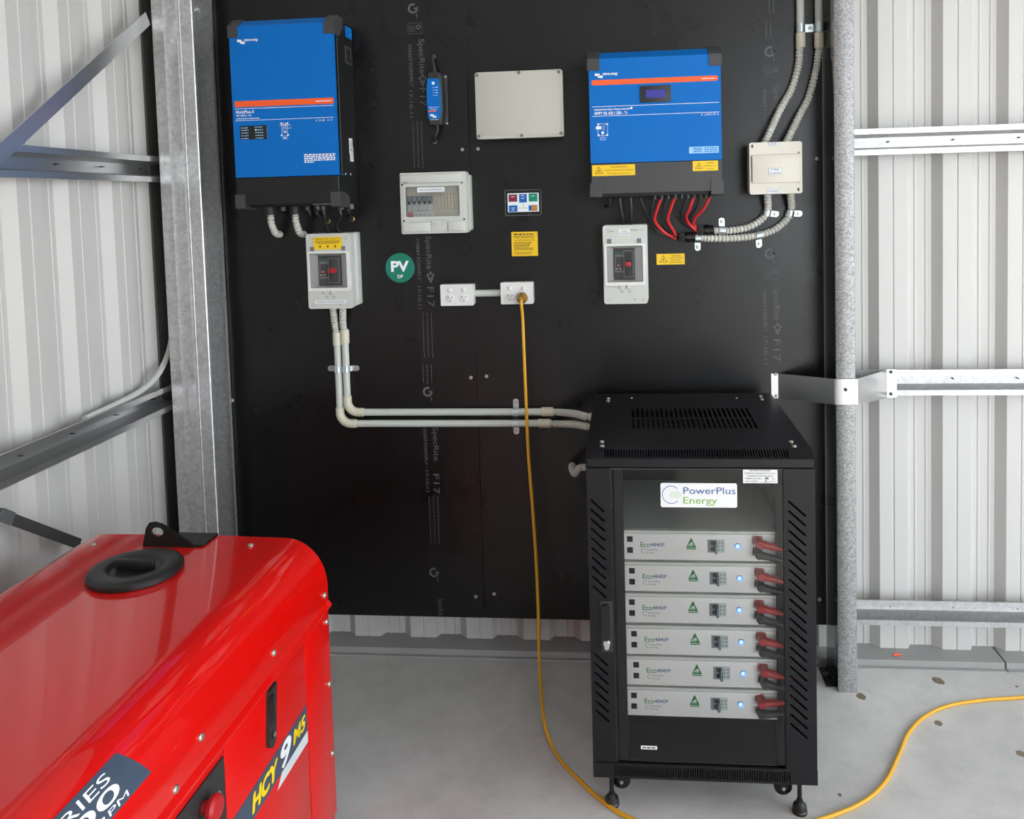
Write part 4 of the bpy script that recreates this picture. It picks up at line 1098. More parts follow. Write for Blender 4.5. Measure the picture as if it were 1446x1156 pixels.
# ------------------------------------------------------------------ conduit runs
PR = .0128; DA = PR + .0038
def run(lab, base): return thing('conduit_run', lab, 'conduit', base)
def saddle(lab, px, py, axis, tab, d=DA, grp='galvanised pipe saddles'):
    """axis: 2-D direction of the pipe in the wall plane (x, z); tab: direction of the screw lug"""
    c = P3(px, py, d); t = thing('pipe_saddle', lab, 'saddle', (c.x, 0, c.z))
    u = Vector((axis[0], 0, axis[1])).normalized(); v = Vector((tab[0], 0, tab[1])).normalized(); n = Vector((0, -1, 0))
    hw, r0, r1 = .010, PR + .0006, PR + .0024; b = B()
    pts = []
    for k in range(13):
        a = math.pi * k / 12; pts.append((math.cos(a), math.sin(a)))
    rows = []
    for ca, sa in [(1, -d / r0 * .98)] + pts + [(-1, -d / r0 * .98)]:
        base = n * d + (v * ca) + (n * sa if abs(sa) <= 1.0 else n * sa)
        rows.append([n * d + v * ca * r0 + n * sa * r0 - u * hw, n * d + v * ca * r0 + n * sa * r0 + u * hw, n * d + v * ca * r1 + n * sa * r1 + u * hw, n * d + v * ca * r1 + n * sa * r1 - u * hw])
    b.loft(rows); obj('band', b, 'bright_zinc', t, ang=25)
    e = r1 - .001; ln = .030; b = B()
    out = [(e, -hw), (e + ln - .008, -hw)] + [(e + ln - .008 + .008 * math.sin(R(q)), -hw * math.cos(R(q))) for q in range(15, 180, 15)] + [(e + ln - .008, hw), (e, hw)]
    b.plate(out, [], .002, lambda a, c_, w: v * a + u * c_ + n * (.0025 - w)); obj('lug', b, 'bright_zinc', t, ang=30)
    obj('screw', screw_head(v * (e + ln * .55) + n * .0025, .0055), 'steel', t)
    return t

# pair up the board to the roof, into the cream box
for (xt, xm, path, lab) in ((1130.5, 1130.5, ((1129, 72), (1127.5, 92), (1118, 125), (1100, 158), (1084, 190)), 'grey pipe and corrugated hose into the cream box top, further from bare column'),
                            (1157.5, 1156.5, ((1156, 72), (1152, 100), (1142, 137), (1128, 165), (1115, 188)), 'grey pipe and corrugated hose into the cream box top, beside bare column')):
    c0 = P3(xm, 58, DA); t = run(lab, c0)
    zt_ = 2.95; b = B(); b.cyl((0, 0, .0), (0, 0, zt_ - c0.z), PR, 18); obj('rigid_pipe', b, 'pvc', t)
    b = B(); b.lathe((0, 0, -.024), (0, 0, 1), [(.0145, 0), (.0160, .002), (.0160, .050), (.0145, .052)], 20); obj('coupling', b, 'pvc_cream', t)
    pts = [Vector((0, 0, -.015))] + [P3(px, py, DA if k < 3 else .030 if k == 3 else .045) - c0 for k, (px, py) in enumerate(path)]
    e = pts[-1].copy(); e.z = cbz1 - c0.z + .002; e.x += (e.z - pts[-1].z) * .35; e.y = -.046 - c0.y
    e2 = e.copy(); e2.z -= .012; e2.x -= .004
    b = B(); flex(b, pts[:-1] + [e, e2], PR); obj('flexible_section', b, 'pvc_flex', t)
xa_ = P3(1143.5, 40, 0)
c0 = P3(1130.5, 40, DA); c1 = P3(1157.0, 40, DA)
t = thing('double_saddle', 'galvanised double saddle joining the two rising pipes at the top of board', 'saddle', (xa_.x, 0, xa_.z))
b = B()
for c in (c0, c1):
    rows = []
    for k in range(13):
        a = math.pi * k / 12; n = Vector((math.cos(a), -math.sin(a), 0)); cc = Vector((c.x - xa_.x, -DA, 0))
        rows.append([cc + n * (PR + .0006) - Vector((0, 0, .015)), cc + n * (PR + .0006) + Vector((0, 0, .015)), cc + n * (PR + .0024) + Vector((0, 0, .015)), cc + n * (PR + .0024) - Vector((0, 0, .015))])
    b.loft(rows)
obj('band', b, 'bright_zinc', t, ang=25)
b = B(); b.box(c0.x - xa_.x + PR, c1.x - xa_.x - PR, -.0035, -.0005, -.014, .014, .001, 1); obj('lug', b, 'bright_zinc', t)
obj('screw', screw_head((0, -.0035, 0), .006), 'steel', t)

# two solar hoses under the cream box
zt_ = cbz0
c0 = P3(1084, 280, .046); c0.z = zt_ + .008
pts = [c0, Vector((c0.x, -.044, zt_ - .010)), P3(1084, 296, .020), P3(1076, 309, DA), P3(1058, 320, DA), P3(1033, 325, DA), P3(1010, 325.5, .018), GL[0] + Vector((.030, 0, 0))]
t = run('grey corrugated hose under the cream box, the shorter upper curve', c0); b = B(); flex(b, [p - c0 for p in pts], PR); obj('flexible_section', b, 'pvc_flex', t)
c0 = P3(1117, 280, .046); c0.z = zt_ + .008
pts = [c0, Vector((c0.x, -.044, zt_ - .010)), P3(1117.5, 296, .020), P3(1110, 311, DA), P3(1092, 325, DA), P3(1066, 333, DA), P3(1030, 336.5, DA), P3(990, 336, .018), GL[1] + Vector((.030, 0, 0))]
t = run('grey corrugated hose under the cream box, the longer lower curve', c0); b = B(); flex(b, [p - c0 for p in pts], PR); obj('flexible_section', b, 'pvc_flex', t)
saddle('galvanised saddle on upper solar hose, lug sideways towards the other hose', 1082.5, 301, (.25, 1), (1, -.12))
saddle('galvanised saddle on lower solar hose, lug sideways towards the bare column', 1115.5, 301, (.2, 1), (1, -.08))
saddle('galvanised saddle on upper solar hose, lug pointing up beside the black gland', 1020, 325.5, (1, .0), (0, 1))
saddle('galvanised saddle on lower solar hose, lug down, beside the black gland', 985.5, 336.5, (1, 0), (0, -1))
saddle('galvanised saddle on lower solar hose, lug down, below the hose bend', 1072, 332, (1, .22), (.05, -1))

# pair from the battery isolator down and across to the rack
RX, RY = .158, -.754
def elbow(b, c, r, ra, a0, a1):
    """quarter bend in the wall plane about c"""
    n = 12; rings = []
    for k in range(n + 1):
        a = R(a0 + (a1 - a0) * k / n); p = Vector((c[0] + r * math.cos(a), c[1], c[2] + r * math.sin(a))); tt = Vector((-math.sin(a), 0, math.cos(a)))
        s_ = 1.0 if 0 < k < n else .97
        rings.append(b.ring(p, ra * s_, tt, 18))
    b.loft(rings)
zi = bi.location.z
for (xt, xv, yc, yh, rb, xk, fy, lab) in ((470, 476.5, 478, 597.5, .040, 768, 604, 'outer lower grey pipe from battery isolator round the bend to the rack'),
                                        (483.5, 487.5, 475, 581.5, .040, 772, 590, 'inner upper grey pipe from battery isolator round the bend to the rack')):
    x1, z1 = W(xv, yc, DA); _, zh = W(620, yh, DA)
    xv_m = (W(xv, yc, DA)[0] + W(xv + 2.5, 560, DA)[0]) / 2
    c0 = Vector((xv_m, -DA, z1)); t = run(lab, c0)
    xt_, _ = W(xt, 438, .045)
    b = B(); flex(b, [Vector((xt_, -.046, zi + .004)) - c0, Vector((xt_ + .001, -.044, zi - .012)) - c0, Vector((xv_m - .004, -.020, z1 + .045)) - c0, Vector((0, 0, .018))], PR); obj('flexible_section', b, 'pvc_flex', t)
    b = B(); b.lathe((0, 0, -.025), (0, 0, 1), [(.0145, 0), (.0160, .002), (.0160, .048), (.0145, .050)], 20); obj('coupling', b, 'pvc_cream', t)
    zb_ = zh + rb - c0.z
    b = B(); b.cyl((0, 0, -.02), (0, 0, zb_ + .012), PR, 18); obj('rigid_pipe', b, 'pvc', t)
    b = B(); elbow(b, (rb, 0, zb_), rb, .0158, 180, 270); b.lathe((0, 0, zb_), (0, 0, 1), [(.0158, 0), (.0158, .018), (.0145, .020)], 18); b.lathe((rb, 0, zb_ - rb), (1, 0, 0), [(.0158, 0), (.0158, .018), (.0145, .020)], 18); obj('elbow', b, 'pvc_cream', t)
    xk_, _ = W(xk, yh, DA); xk_ -= c0.x
    b = B(); b.cyl((rb + .01, 0, zb_ - rb), (xk_, 0, zb_ - rb), PR, 18); obj('rigid_pipe', b, 'pvc', t)
    b = B(); b.lathe((xk_ - .020, 0, zb_ - rb), (1, 0, 0), [(.0145, 0), (.0160, .002), (.0160, .042), (.0145, .044)], 20); obj('coupling', b, 'pvc_cream', t)
    q = PA(833, fy - 1, 0, RX) - c0
    yo = max(q.y, -.24 - c0.y); q = Vector((RX - c0.x, yo, PA(833, fy - 1, 1, yo + c0.y).z - c0.z))
    b = B(); flex(b, [Vector((xk_ + .012, 0, zb_ - rb)), Vector((xk_ + .05, -.006, zb_ - rb - .001)), q * .55 + Vector((xk_ + .024, 0, zb_ - rb)) * .45 + Vector((0, .012, .0)), q + Vector((-.03, .004, .003)), q], PR); obj('flexible_section', b, 'pvc_flex', t)
    b = B(); b.lathe(q - Vector((.010, 0, 0)), (1, 0, 0), [(.016, 0), (.016, .010)], 18); obj('end_collar', b, 'pvc_cream', t)
saddle('galvanised saddle on outer vertical pipe, lug towards the corner column', 477.5, 521, (.0, 1), (-1, 0))
saddle('galvanised saddle on inner vertical pipe, lug towards the seam', 489, 521, (.0, 1), (1, 0))
saddle('galvanised saddle on upper horizontal pipe, lug up, by the yellow cord', 728, 581.5, (1, 0), (0, 1))
saddle('galvanised saddle on lower horizontal pipe, lug down, by the yellow cord', 728, 597.5, (1, 0), (0, -1))
q = PA(829, 663, 0, RX); e = P3(808, 657, .004); q = Vector((RX, -.10, PA(829, 663, 1, -.10).z))
pipe('flexible_conduit', 'short grey corrugated hose from the board into the rack flank', 'conduit', [(e.x, -.004, e.z), (e.x + .001, -.035, e.z - .002), (e.x + .014, -.068, e.z - .008), (e.x + .035, -.088, q.z + .004), q], .0125, 'pvc_flex', None, True)

# ------------------------------------------------------------------ battery rack
RW, RD_ = .597, .668
t = thing('rack_cabinet', 'black glass-door rack cabinet on levelling feet, holding six white batteries', 'rack', (RX, RY, 0)); RK = t
ZB, ZL = .107, .965                      # plinth bottom, lid bottom
b = B()
b.box(0.0, .004, .012, RD_ - .01, ZB, ZL); obj('side_panel', b, 'black_rack', t, smooth=False)
b = B(); b.box(RW - .004, RW, .012, RD_ - .01, ZB, ZL); obj('side_panel', b, 'black_rack', t, smooth=False)
b = B(); b.box(.004, RW - .004, RD_ - .014, RD_ - .010, ZB, ZL); obj('back_panel', b, 'black_rack', t, smooth=False)
b = B(); b.box(.004, RW - .004, .03, RD_ - .014, ZB + .002, ZB + .006); obj('floor_plate', b, 'black_rack', t, smooth=False)
# lid: side profile swept across, top with vent slots
def slots(x0, x1, n, v0, v1, f=.52):
    p = (x1 - x0) / n; return [[(x0 + p * k, v0), (x0 + p * (k + f), v0), (x0 + p * (k + f), v1), (x0 + p * k, v1)] for k in range(n)]
zt1 = 1.003; yf = .050
vx0, vx1, vy0, vy1 = .284 - RX, .655 - RX, .235, .465
b = B(); b.plate([(0, yf), (RW, yf), (RW, RD_), (0, RD_)], slots(vx0, vx1, 25, vy0, vy0 + .105) + slots(vx0, vx1, 25, vy0 + .120, vy1), .0016, lambda u, v, w: Vector((u, v, zt1 - w)))
lid = obj('lid_top', b, 'black_rack', t, smooth=False)
sl = Vector((0, yf, 0)); hgt = zt1 - .990
def frs(u, v, w):
    k = v / .052; y = yf * (1 - k); z = zt1 - (zt1 - .988) * k
    return Vector((u, y + w * .25, z - w))
b = B(); b.plate([(0, 0), (RW, 0), (RW, .052), (0, .052)], slots(.050, RW - .060, 67, .008, .044, .5), .0016, frs); obj('front_vent', b, 'black_rack', lid, smooth=False)
b = B(); b.box(0, RW, 0, .003, ZL, .988, .0008, 1); b.box(0, .003, 0, RD_, ZL, .988); b.box(RW - .003, RW, 0, RD_, ZL, .988); b.box(0, RW, RD_ - .003, RD_, ZL, zt1 - .001)
for xs in (0, RW - .003):
    b.hexa([(xs, 0, .986), (xs + .003, 0, .986), (xs + .003, RD_, .986), (xs, RD_, .986), (xs, .002, .988), (xs + .003, .002, .988), (xs + .003, RD_, zt1 - .001), (xs, RD_, zt1 - .001)])
    b.hexa([(xs, 0, .986), (xs + .003, 0, .986), (xs + .003, RD_, .986), (xs, RD_, .986), (xs, yf, zt1 - .0012), (xs + .003, yf, zt1 - .0012), (xs + .003, RD_, zt1 - .0012), (xs, RD_, zt1 - .0012)])
obj('lid_rim', b, 'black_rack', t, smooth=False)
b = B(); b.box(.02, RW - .02, .06, RD_ - .03, .945, .949); obj('lid_vent_shade', b, 'hole', t, smooth=False)  # black sheet painting the shade below the lid vents
for k in range(3):
    cx_ = vx0 + (vx1 - vx0) * (k + .5) / 3; b = B(); arc_n = 24
    for r_0, r_1 in ((.054, .058), (.030, .033), (.012, .015)):
        for i in range(arc_n):
            p, q = 2 * math.pi * i / arc_n, 2 * math.pi * (i + 1) / arc_n
            b.quad(*[Vector((cx_ + rr_ * math.cos(a), vy0 + .115 + rr_ * math.sin(a), .990)) for rr_, a in ((r_0, p), (r_1, p), (r_1, q), (r_0, q))])
    obj('fan_guard', b, 'charcoal', lid, smooth=False)
for px, py in ((859, 562), (858.5, 565.5), (850, 623), (850.5, 629), (1074, 559), (1076, 563), (1117, 623), (1121.5, 629.5)):
    q = PA(px, py, 2, zt1 + .002) - t.location
    b = B(); b.lathe((q.x, q.y, zt1), (0, 0, 1), [(.0065, 0), (.0065, .002), (.004, .0045), (.001, .005)], 14); obj('lid_screw', b, 'steel', lid)
for px in (892, 1040):
    q = PA(px, 562, 2, zt1) - t.location; b = B(); b.lathe((q.x, q.y, zt1), (0, 0, 1), [(.004, 0), (.003, .002)], 10); obj('lid_screw', b, 'steel', lid)
b = B(); b.box(.130, RW - .170, RD_ - .045, RD_ - .020, zt1 - .001, zt1 + .0015); obj('cable_cover', b, 'black_rack', lid, smooth=False)
# plinth with slots
b = B(); b.plate([(0, ZB - .002), (RW, ZB - .002), (RW, ZB + .040), (0, ZB + .040)], slots(.058, RW - .068, 72, ZB + .005, ZB + .033, .5), .003, FY(.0005)); pl = obj('plinth', b, 'black_rack', t, smooth=False)
b = B(); b.box(.0, .003, .002, RD_ - .01, ZB - .002, ZB + .03); b.box(RW - .003, RW, .002, RD_ - .01, ZB - .002, ZB + .03); b.box(.03, RW - .04, .02, RD_ - .03, ZB - .010, ZB - .002); obj('plinth_frame', b, 'black_rack', t, smooth=False)
b = B(); b.box(.02, RW - .02, .008, .010, ZB, ZB + .038); obj('plinth_slot_shade', b, 'hole', t, smooth=False)  # black sheet painting the darkness behind the plinth slots
# door: two perforated stiles and the glass
def stile(x0, x1, z0, z1, tops, handle=None):
    hl = []
    for z in tops:
        u0, u1 = x0 + (x1 - x0) * .17, x0 + (x1 - x0) * .68
        dz = (u1 - u0) * .90; hw = .0034
        hl.append([(u0 - hw, z), (u0 + hw * .2, z + hw), (u1 + hw, z - dz), (u1 - hw * .2, z - dz - hw)])
    b = B(); b.plate([(x0, z0), (x1, z0), (x1, z1), (x0, z1)], hl, .0018, FY(0.0))
    b.box(x0, x0 + .002, .0018, .014, z0, z1); b.box(x1 - .002, x1, .0018, .014, z0, z1)
    return b
DB, DT = ZB + .043, ZL - .003
zl = lambda py, px=836: PA(px, py, 1, RY).z
pit = .0262
tl = [zl(706) - pit * k for k in range(10)]; tl2 = [zl(923) - pit * k for k in range(7)]
xl1 = .066; xr0 = .515
st1 = obj('door_stile', stile(.001, xl1, DB, DT, tl + tl2), 'black_rack', t, smooth=False)
tr = [zl(708, 1125) - pit * k for k in range(24)]
st2 = obj('door_stile', stile(xr0, RW - .001, DB - .008, DT, tr), 'black_rack', t, smooth=False)
b = B(); b.box(xl1, xr0, .004, .008, DB + .003, DT); gl = obj('door_glass', b, 'glass', t, smooth=False)
b = B(); b.box(xl1, xr0, .001, .012, DT - .0025, DT - .0005); b.box(xl1 - .001, xl1 + .0008, .0005, .012, DB, DT); obj('door_edge', b, 'charcoal', t, smooth=False)
hz0, hz1 = zl(919), zl(847); hx0, hx1 = PA(848, 880, 1, RY).x - RX, PA(865, 880, 1, RY).x - RX
b = B(); b.box(hx0, hx1, -.004, 0, hz0, hz1, .001, 1); hd = obj('door_handle', b, 'black2', t)
b = B(); b.plate(rounded_rect(hx0 + .004, hx1 - .007, hz0 + .036, hz1 - .008, .0095, 6), [], .012, FY(-.013)); obj('lever', b, 'black_gloss', hd)
b = B(); cx_ = (hx0 + hx1) / 2 - .001; b.lathe((cx_, -.004, hz0 + .026), (0, -1, 0), [(.0095, 0), (.0095, .006), (.008, .008)], 18); b.lathe((cx_, -.004, hz0 + .015), (0, -1, 0), [(.0065, 0), (.0065, .006), (.005, .007)], 14); obj('lock', b, 'bright_zinc', hd)
def gx(px, py): q = PA(px, py, 1, RY + .003); return q.x - RX, q.z
x0, z1 = gx(932.5, 681.5); x1, z0 = gx(1041, 716.5)
b = B(); b.plate(rounded_rect(x0, x1, z0, z1, .005), [], .002, FY(.0018)); lg = obj('maker_plate', b, 'label', t)
b = B(); y = .0012; wd, ht = x1 - x0, z1 - z0; cx_, cz_ = x0 + wd * .14, z0 + ht * .52; r_ = ht * .37
arc(b, cx_, cz_, r_ * .93, r_, 45, 315, y, 32, m='ink_blue')
for k, f in enumerate((.3, .55, .8, .6, .9, .7, .4)):
    xx = cx_ - r_ * .15 + k * r_ * .2; b.rect(xx - .0004, xx + .0004, cz_ - r_ * f * .5, cz_ + r_ * f * .5, y, m='ink_green')
b.text('PowerPlus', x0 + wd * .30, z0 + ht * .70, ht * .28, y, wd * .68, align='L', m='ink_blue'); b.text('Energy', x0 + wd * .30, z0 + ht * .30, ht * .28, y, wd * .44, align='L', m='ink_green')
obj('maker_print', b, None, lg, smooth=False)
x0, z1 = gx(1049, 661.5); x1, z0 = gx(1098, 682)
b = B(); b.box(x0, x1, .002, .0038, z0, z1, m='label'); y = .0016; cx_ = (x0 + x1) / 2; wd, ht = x1 - x0, z1 - z0
for i, (s, f) in enumerate((('BATTERY ENCLOSURE', .58), ('WARNING: DANGEROUS DC FAULT', .92), ('CURRENT POTENTIAL INSIDE', .76))): b.text(s, cx_, z1 - ht * (.12 + .185 * i), ht * .10, y, wd * f, 0, .008, m='ink')
b.text('NOMINAL VOLTAGE', x0 + wd * .06, z0 + ht * .33, ht * .10, y, wd * .46, 0, .008, align='L', m='ink'); b.text('48', x0 + wd * .68, z0 + ht * .35, ht * .17, y, wd * .12, 0, .02, m='ink'); b.text('VDC', x0 + wd * .88, z0 + ht * .33, ht * .10, y, wd * .12, m='ink')
b.text('FAULT CURRENT', x0 + wd * .06, z0 + ht * .13, ht * .10, y, wd * .38, 0, .008, align='L', m='ink'); b.text('kA MAX', x0 + wd * .86, z0 + ht * .13, ht * .10, y, wd * .2, m='ink'); b.text('8', x0 + wd * .66, z0 + ht * .14, ht * .15, y, wd * .05, 0, .02, m='ink')
b.rect(x0 + wd * .53, x0 + wd * .60, z0 + ht * .28, z0 + ht * .295, y, m='ink'); b.rect(x0 + wd * .47, x0 + wd * .76, z0 + ht * .08, z0 + ht * .095, y, m='ink')
obj('warning_label', b, None, t, smooth=False)
x0, z1 = gx(905, 1052.5); x1, z0 = gx(928, 1058)
b = B(); b.box(x0, x1, .0025, .0038, z0, z1, m='label'); bars(b, x0 + .004, x1 - .004, (z0 + z1) / 2, .0035, .002, 5, m='ink'); obj('serial_label', b, None, t, smooth=False)
b = B()
for xx in (.085, xr0 + .002): b.box(xx - .012, xx + .012, .055, .090, ZB + .006, ZL - .004)
obj('mounting_rail', b, 'black_rack', t, smooth=False)
# levelling feet and castors
for fx, fy_ in ((.048, .040), (RW - .040, .040), (.048, RD_ - .07), (RW - .040, RD_ - .07)):
    b = B(); b.lathe((fx, fy_, 0), (0, 0, 1), [(.020, 0), (.0205, .006), (.018, .010), (.0195, .013), (.0175, .022), (.009, .030), (.0085, .036)], 20); ft = obj('levelling_foot', b, 'rubber', t)
    b = B(); b.cyl((fx, fy_, .03), (fx, fy_, ZB - .004), .0062, 12); b.cyl((fx, fy_, ZB - .022), (fx, fy_, ZB - .010), .011, 6); obj('threaded_rod', b, 'black', ft)
for sx, fx in ((1, .075), (-1, RW - .078)):
    for fy_ in (.080, RD_ - .10):
        b = B(); b.lathe((fx, fy_ - .010, .047), (0, 1, 0), [(.018, 0), (.025, .003), (.026, .010), (.025, .017), (.018, .020)], 24); cs_ = obj('castor', b, 'black_gloss', t)
        b = B(); b.box(fx - .012, fx + .012, fy_ - .016, fy_ - .012, .045, ZB - .008); b.box(fx - .012, fx + .012, fy_ + .012, fy_ + .016, .045, ZB - .008); b.box(fx - .024, fx + .024, fy_ - .024, fy_ + .024, ZB - .013, ZB - .010); obj('fork', b, 'black', cs_, smooth=False)
        b = B(); b.cyl((fx, fy_ - .019, .047), (fx, fy_ + .019, .047), .005, 10); obj('axle', b, 'bright_zinc', cs_)

# six batteries
BW, BH, BD = .440, .0865, .40
def make_battery():
    t = thing('rack_battery', '', 'battery', (0, 0, 0))
    b = B(); b.box(.003, BW - .003, .004, BD, 0.002, BH - .002, .0015, 1); obj('case', b, 'batt_top', t)
    b = B(); b.box(0, BW, -.002, .004, .001, BH - .013, .0012, 2)
    fp = obj('faceplate', b, 'batt', t)
    b = B(); b.hexa([(0, -.002, BH - .0125), (BW, -.002, BH - .0125), (BW, .010, BH - .0125), (0, .010, BH - .0125), (0, -.007, BH - .006), (BW, -.007, BH - .006), (BW, .010, BH - .001), (0, .010, BH - .001)])
    b.box(0, BW, -.0075, .001, BH - .007, BH - .001, .001, 1); obj('top_lip', b, 'batt_top', t, ang=20)
    for z in (.0275, .0585):
        b = B(); b.box(.024, .040, -.0026, -.001, z - .008, z + .008, .0006, 1); obj('data_port', b, 'hole', t)
    b = B(); y = -.0024; zc = .044
    b.text('Eco', .061, zc, .0140, y, .027, 0, .012, align='L', m='eco_green'); b.text('4840P', .089, zc, .0098, y, .038, 0, .008, align='L', m='ink_blue')
    arc(b, .0685, .0265, .0052, .0062, 45, 315, y, 16, m='ink_blue'); b.text('PowerPlus', .077, .0295, .0045, y, .031, align='L', m='ink_blue'); b.text('Energy', .077, .0215, .0042, y, .021, align='L', m='eco_green')
    obj('lettering', b, None, fp, smooth=False)
    b = B(); ex, ez = .199, .046
    b.quad((ex - .014, y, ez - .010), (ex + .014, y, ez - .010), (ex + .001, y, ez + .018), (ex - .001, y, ez + .018), m='aus_green'); b.rect(ex - .013, ex + .013, ez - .0145, ez - .0115, y, m='aus_green')
    for p in ([(-.009, -.005), (-.006, -.005), (-.001, .001), (-.003, .003)], [(-.003, .003), (-.001, .001), (.004, .002), (.002, .005)], [(.002, .005), (.003, -.001), (.006, -.006), (.005, .001)], [(-.001, .001), (.002, .001), (.001, -.006), (-.001, -.006)], [(.002, .005), (.004, .003), (.005, .006), (.003, .007)]):
        b.quad(*[(ex + a, y - .0003, ez + c) for a, c in p], m='white')
    obj('emblem', b, None, fp, smooth=False)
    b = B(); b.box(.243, .289, -.004, -.001, .024, .060, .0008, 1); bk = obj('breaker', b, 'brk_light', t)
    b = B()
    b.box(.244, .268, -.0048, -.0035, .025, .059, m='brk_grey'); b.box(.251, .264, -.0056, -.0045, .030, .040, m='ink'); b.box(.251, .264, -.0056, -.0045, .046, .057, m='ink')
    for k in range(3): b.box(.272, .275, -.0046, -.0038, .030 + k * .010, .034 + k * .010, m='aus_green'); b.box(.280, .286, -.0046, -.0038, .031 + k * .010, .033 + k * .010, m='ink_grey')
    obj('breaker_marks', b, None, bk, smooth=False)
    b = B(); b.box(.261, .268, -.018, -.004, .025, .054, .0015, 1); obj('toggle', b, 'brk_grey', bk)
    b = B(); b.lathe((.324, -.0005, .042), (0, -1, 0), [(.0085, 0), (.0085, .003), (.0080, .004), (.0062, .004), (.0060, .0025)], 24); pb = obj('power_button', b, 'ink_grey', t)
    b = B()
    for i in range(24):
        p, q = 2 * math.pi * i / 24, 2 * math.pi * (i + 1) / 24
        b.quad(*[Vector((.324 + r * math.cos(a), -.0048, .042 + r * math.sin(a))) for r, a in ((.0052, p), (.0078, p), (.0078, q), (.0052, q))])
    obj('light_ring', b, 'led_blue', pb, smooth=False)
    b = B(); b.cyl((.324, -.0035, .042), (.324, -.0046, .042), .0042, 18); obj('led', b, 'led_core', pb)
    return t
def make_lead(col):
    """battery connector: square flange with four screws, angled boot, cable leaving towards the rack side"""
    t = thing('battery_lead', '', 'lead', (0, 0, 0)); mt = 'red_plug' if col == 'red' else 'grey_plug'; mc = 'red_cable' if col == 'red' else 'black_cable'
    b = B(); b.box(-.013, .013, -.004, 0, -.012, .012, .002, 2); fl = obj('flange', b, mt, t)
    for sx in (-.0095, .0095):
        for sz in (-.009, .009): obj('screw', screw_head((sx, -.004, sz), .0026), 'steel', fl)
    b = B(); b.lathe((0, -.003, 0), (0, -1, 0), [(.0105, 0), (.0105, .012), (.011, .014), (.011, .028), (.0095, .031)], 18)
    b.lathe((0, -.023, 0), (1, -.02, -.18), [(.0105, -.004), (.0105, .018), (.0092, .022), (.0092, .034), (.0080, .050)], 16); obj('plug', b, mt, t)
    b = B(); b.tube(smooth_path([(.038, -.0235, -.007), (.055, -.022, -.012), (.072, -.014, -.016), (.088, .02, -.018), (.095, .10, -.03)], .008), .0058, 12); obj('cable', b, mc, t)
    return t
bat0 = make_battery(); red0 = make_lead('red'); blk0 = make_lead('black')
BP = [(873.5, 789.5), (876.5, 834), (876.5, 878), (879.5, 922.5), (882.5, 966), (879.5, 1009)]
ordn = ('topmost', 'second from the top', 'third from the top', 'third from the bottom', 'second from the bottom', 'lowest')
for i, (px, py) in enumerate(BP):
    q = PA(px, py, 1, -.682); o = bat0 if i == 0 else copy_tree(bat0)
    o.location = q; tag(o, f'white rack battery with blue-lit button, {ordn[i]} of six in rack', 'battery', 'batteries in the rack')
    for c, dz, s0 in (('red', .060, red0), ('black', .029, blk0)):
        l = s0 if i == 0 else copy_tree(s0)
        l.location = (q.x + .377, q.y - .002, q.z + dz)
        if i == 5: l.rotation_euler = (0, R(-16), 0)
        elif i in (0, 3): l.rotation_euler = (0, R(3), 0)
        tag(l, f'{c} battery lead plugged into the {ordn[i]} white battery', 'lead', f'{c} battery leads in the rack')
for z in sorted({round(PA(px, py, 1, -.682).z, 4) for px, py in BP}):
    b = B(); 
    for xx in (.068, .529): b.box(xx - .020, xx + .014, .085, .46, z - .0015, z + .0005)
    obj('battery_shelf', b, 'black_rack', RK, smooth=False)

# ------------------------------------------------------------------ red generator
GX, GYF, GL_ = -.530, -.845, 1.45
t = thing('generator', 'red enclosed generator with black cap and lifting eye on its top', 'generator', (GX, GYF, 0), R(-1.2)); GN = t
GW, GT, ZC = .735, .803, .625
def gprof(inset=0.0):
    """hood outline across the machine (local x towards -GW, z)"""
    r = .120; out = [(.009, ZC - .006), (.009, ZC - .001), (0.0, ZC + .010)]
    for k in range(0, 13):
        a = R(90 * k / 12); out.append((-r * .92 + r * .92 * math.cos(a), GT - .003 - r * 1.05 + r * 1.05 * math.sin(a)))
    out.append((-.30, GT)); out.append((-GW + .30, GT))
    for k in range(0, 13):
        a = R(90 + 90 * k / 12); out.append((-GW + r * .92 + r * .92 * math.cos(a), GT - .003 - r * 1.05 + r * 1.05 * math.sin(a)))
    out += [(-GW, ZC + .010), (-GW - .009, ZC - .001), (-GW - .009, ZC - .006)]
    return out
pf = gprof(); b = B()
b.loft([[Vector((x, y, z)) for x, z in pf] for y in (0.0, -.004, -GL_ + .004, -GL_)], True)
hood = obj('hood', b, 'red', t, ang=25)
b = B(); q = [(-GW + .004, -.004), (-.004, -.004), (-.004, -GL_ + .004), (-GW + .004, -GL_ + .004)]
zb0 = .052
b.loft([[Vector((x * k + (k - 1) * .0, y, z)) for x, y in q] for z, k in ((zb0, 1), (ZC, 1))]); body = obj('body', b, 'red_panel', t, smooth=False)
b = B(); b.loft([[Vector((-.0035, y, z)) for y, z in ((-.004, zb0), (-GL_, zb0), (-GL_, .02), (-.03, .02))], [Vector((-.02, y, z)) for y, z in ((-.004, zb0), (-GL_, zb0), (-GL_, .02), (-.03, .02))]]); obj('skirt', b, 'red_panel', t, smooth=False)
b = B(); b.box(-GW + .02, -.02, -GL_ + .02, -.02, 0.0, zb0, .003, 1); obj('base_frame', b, 'black2', t, smooth=False)
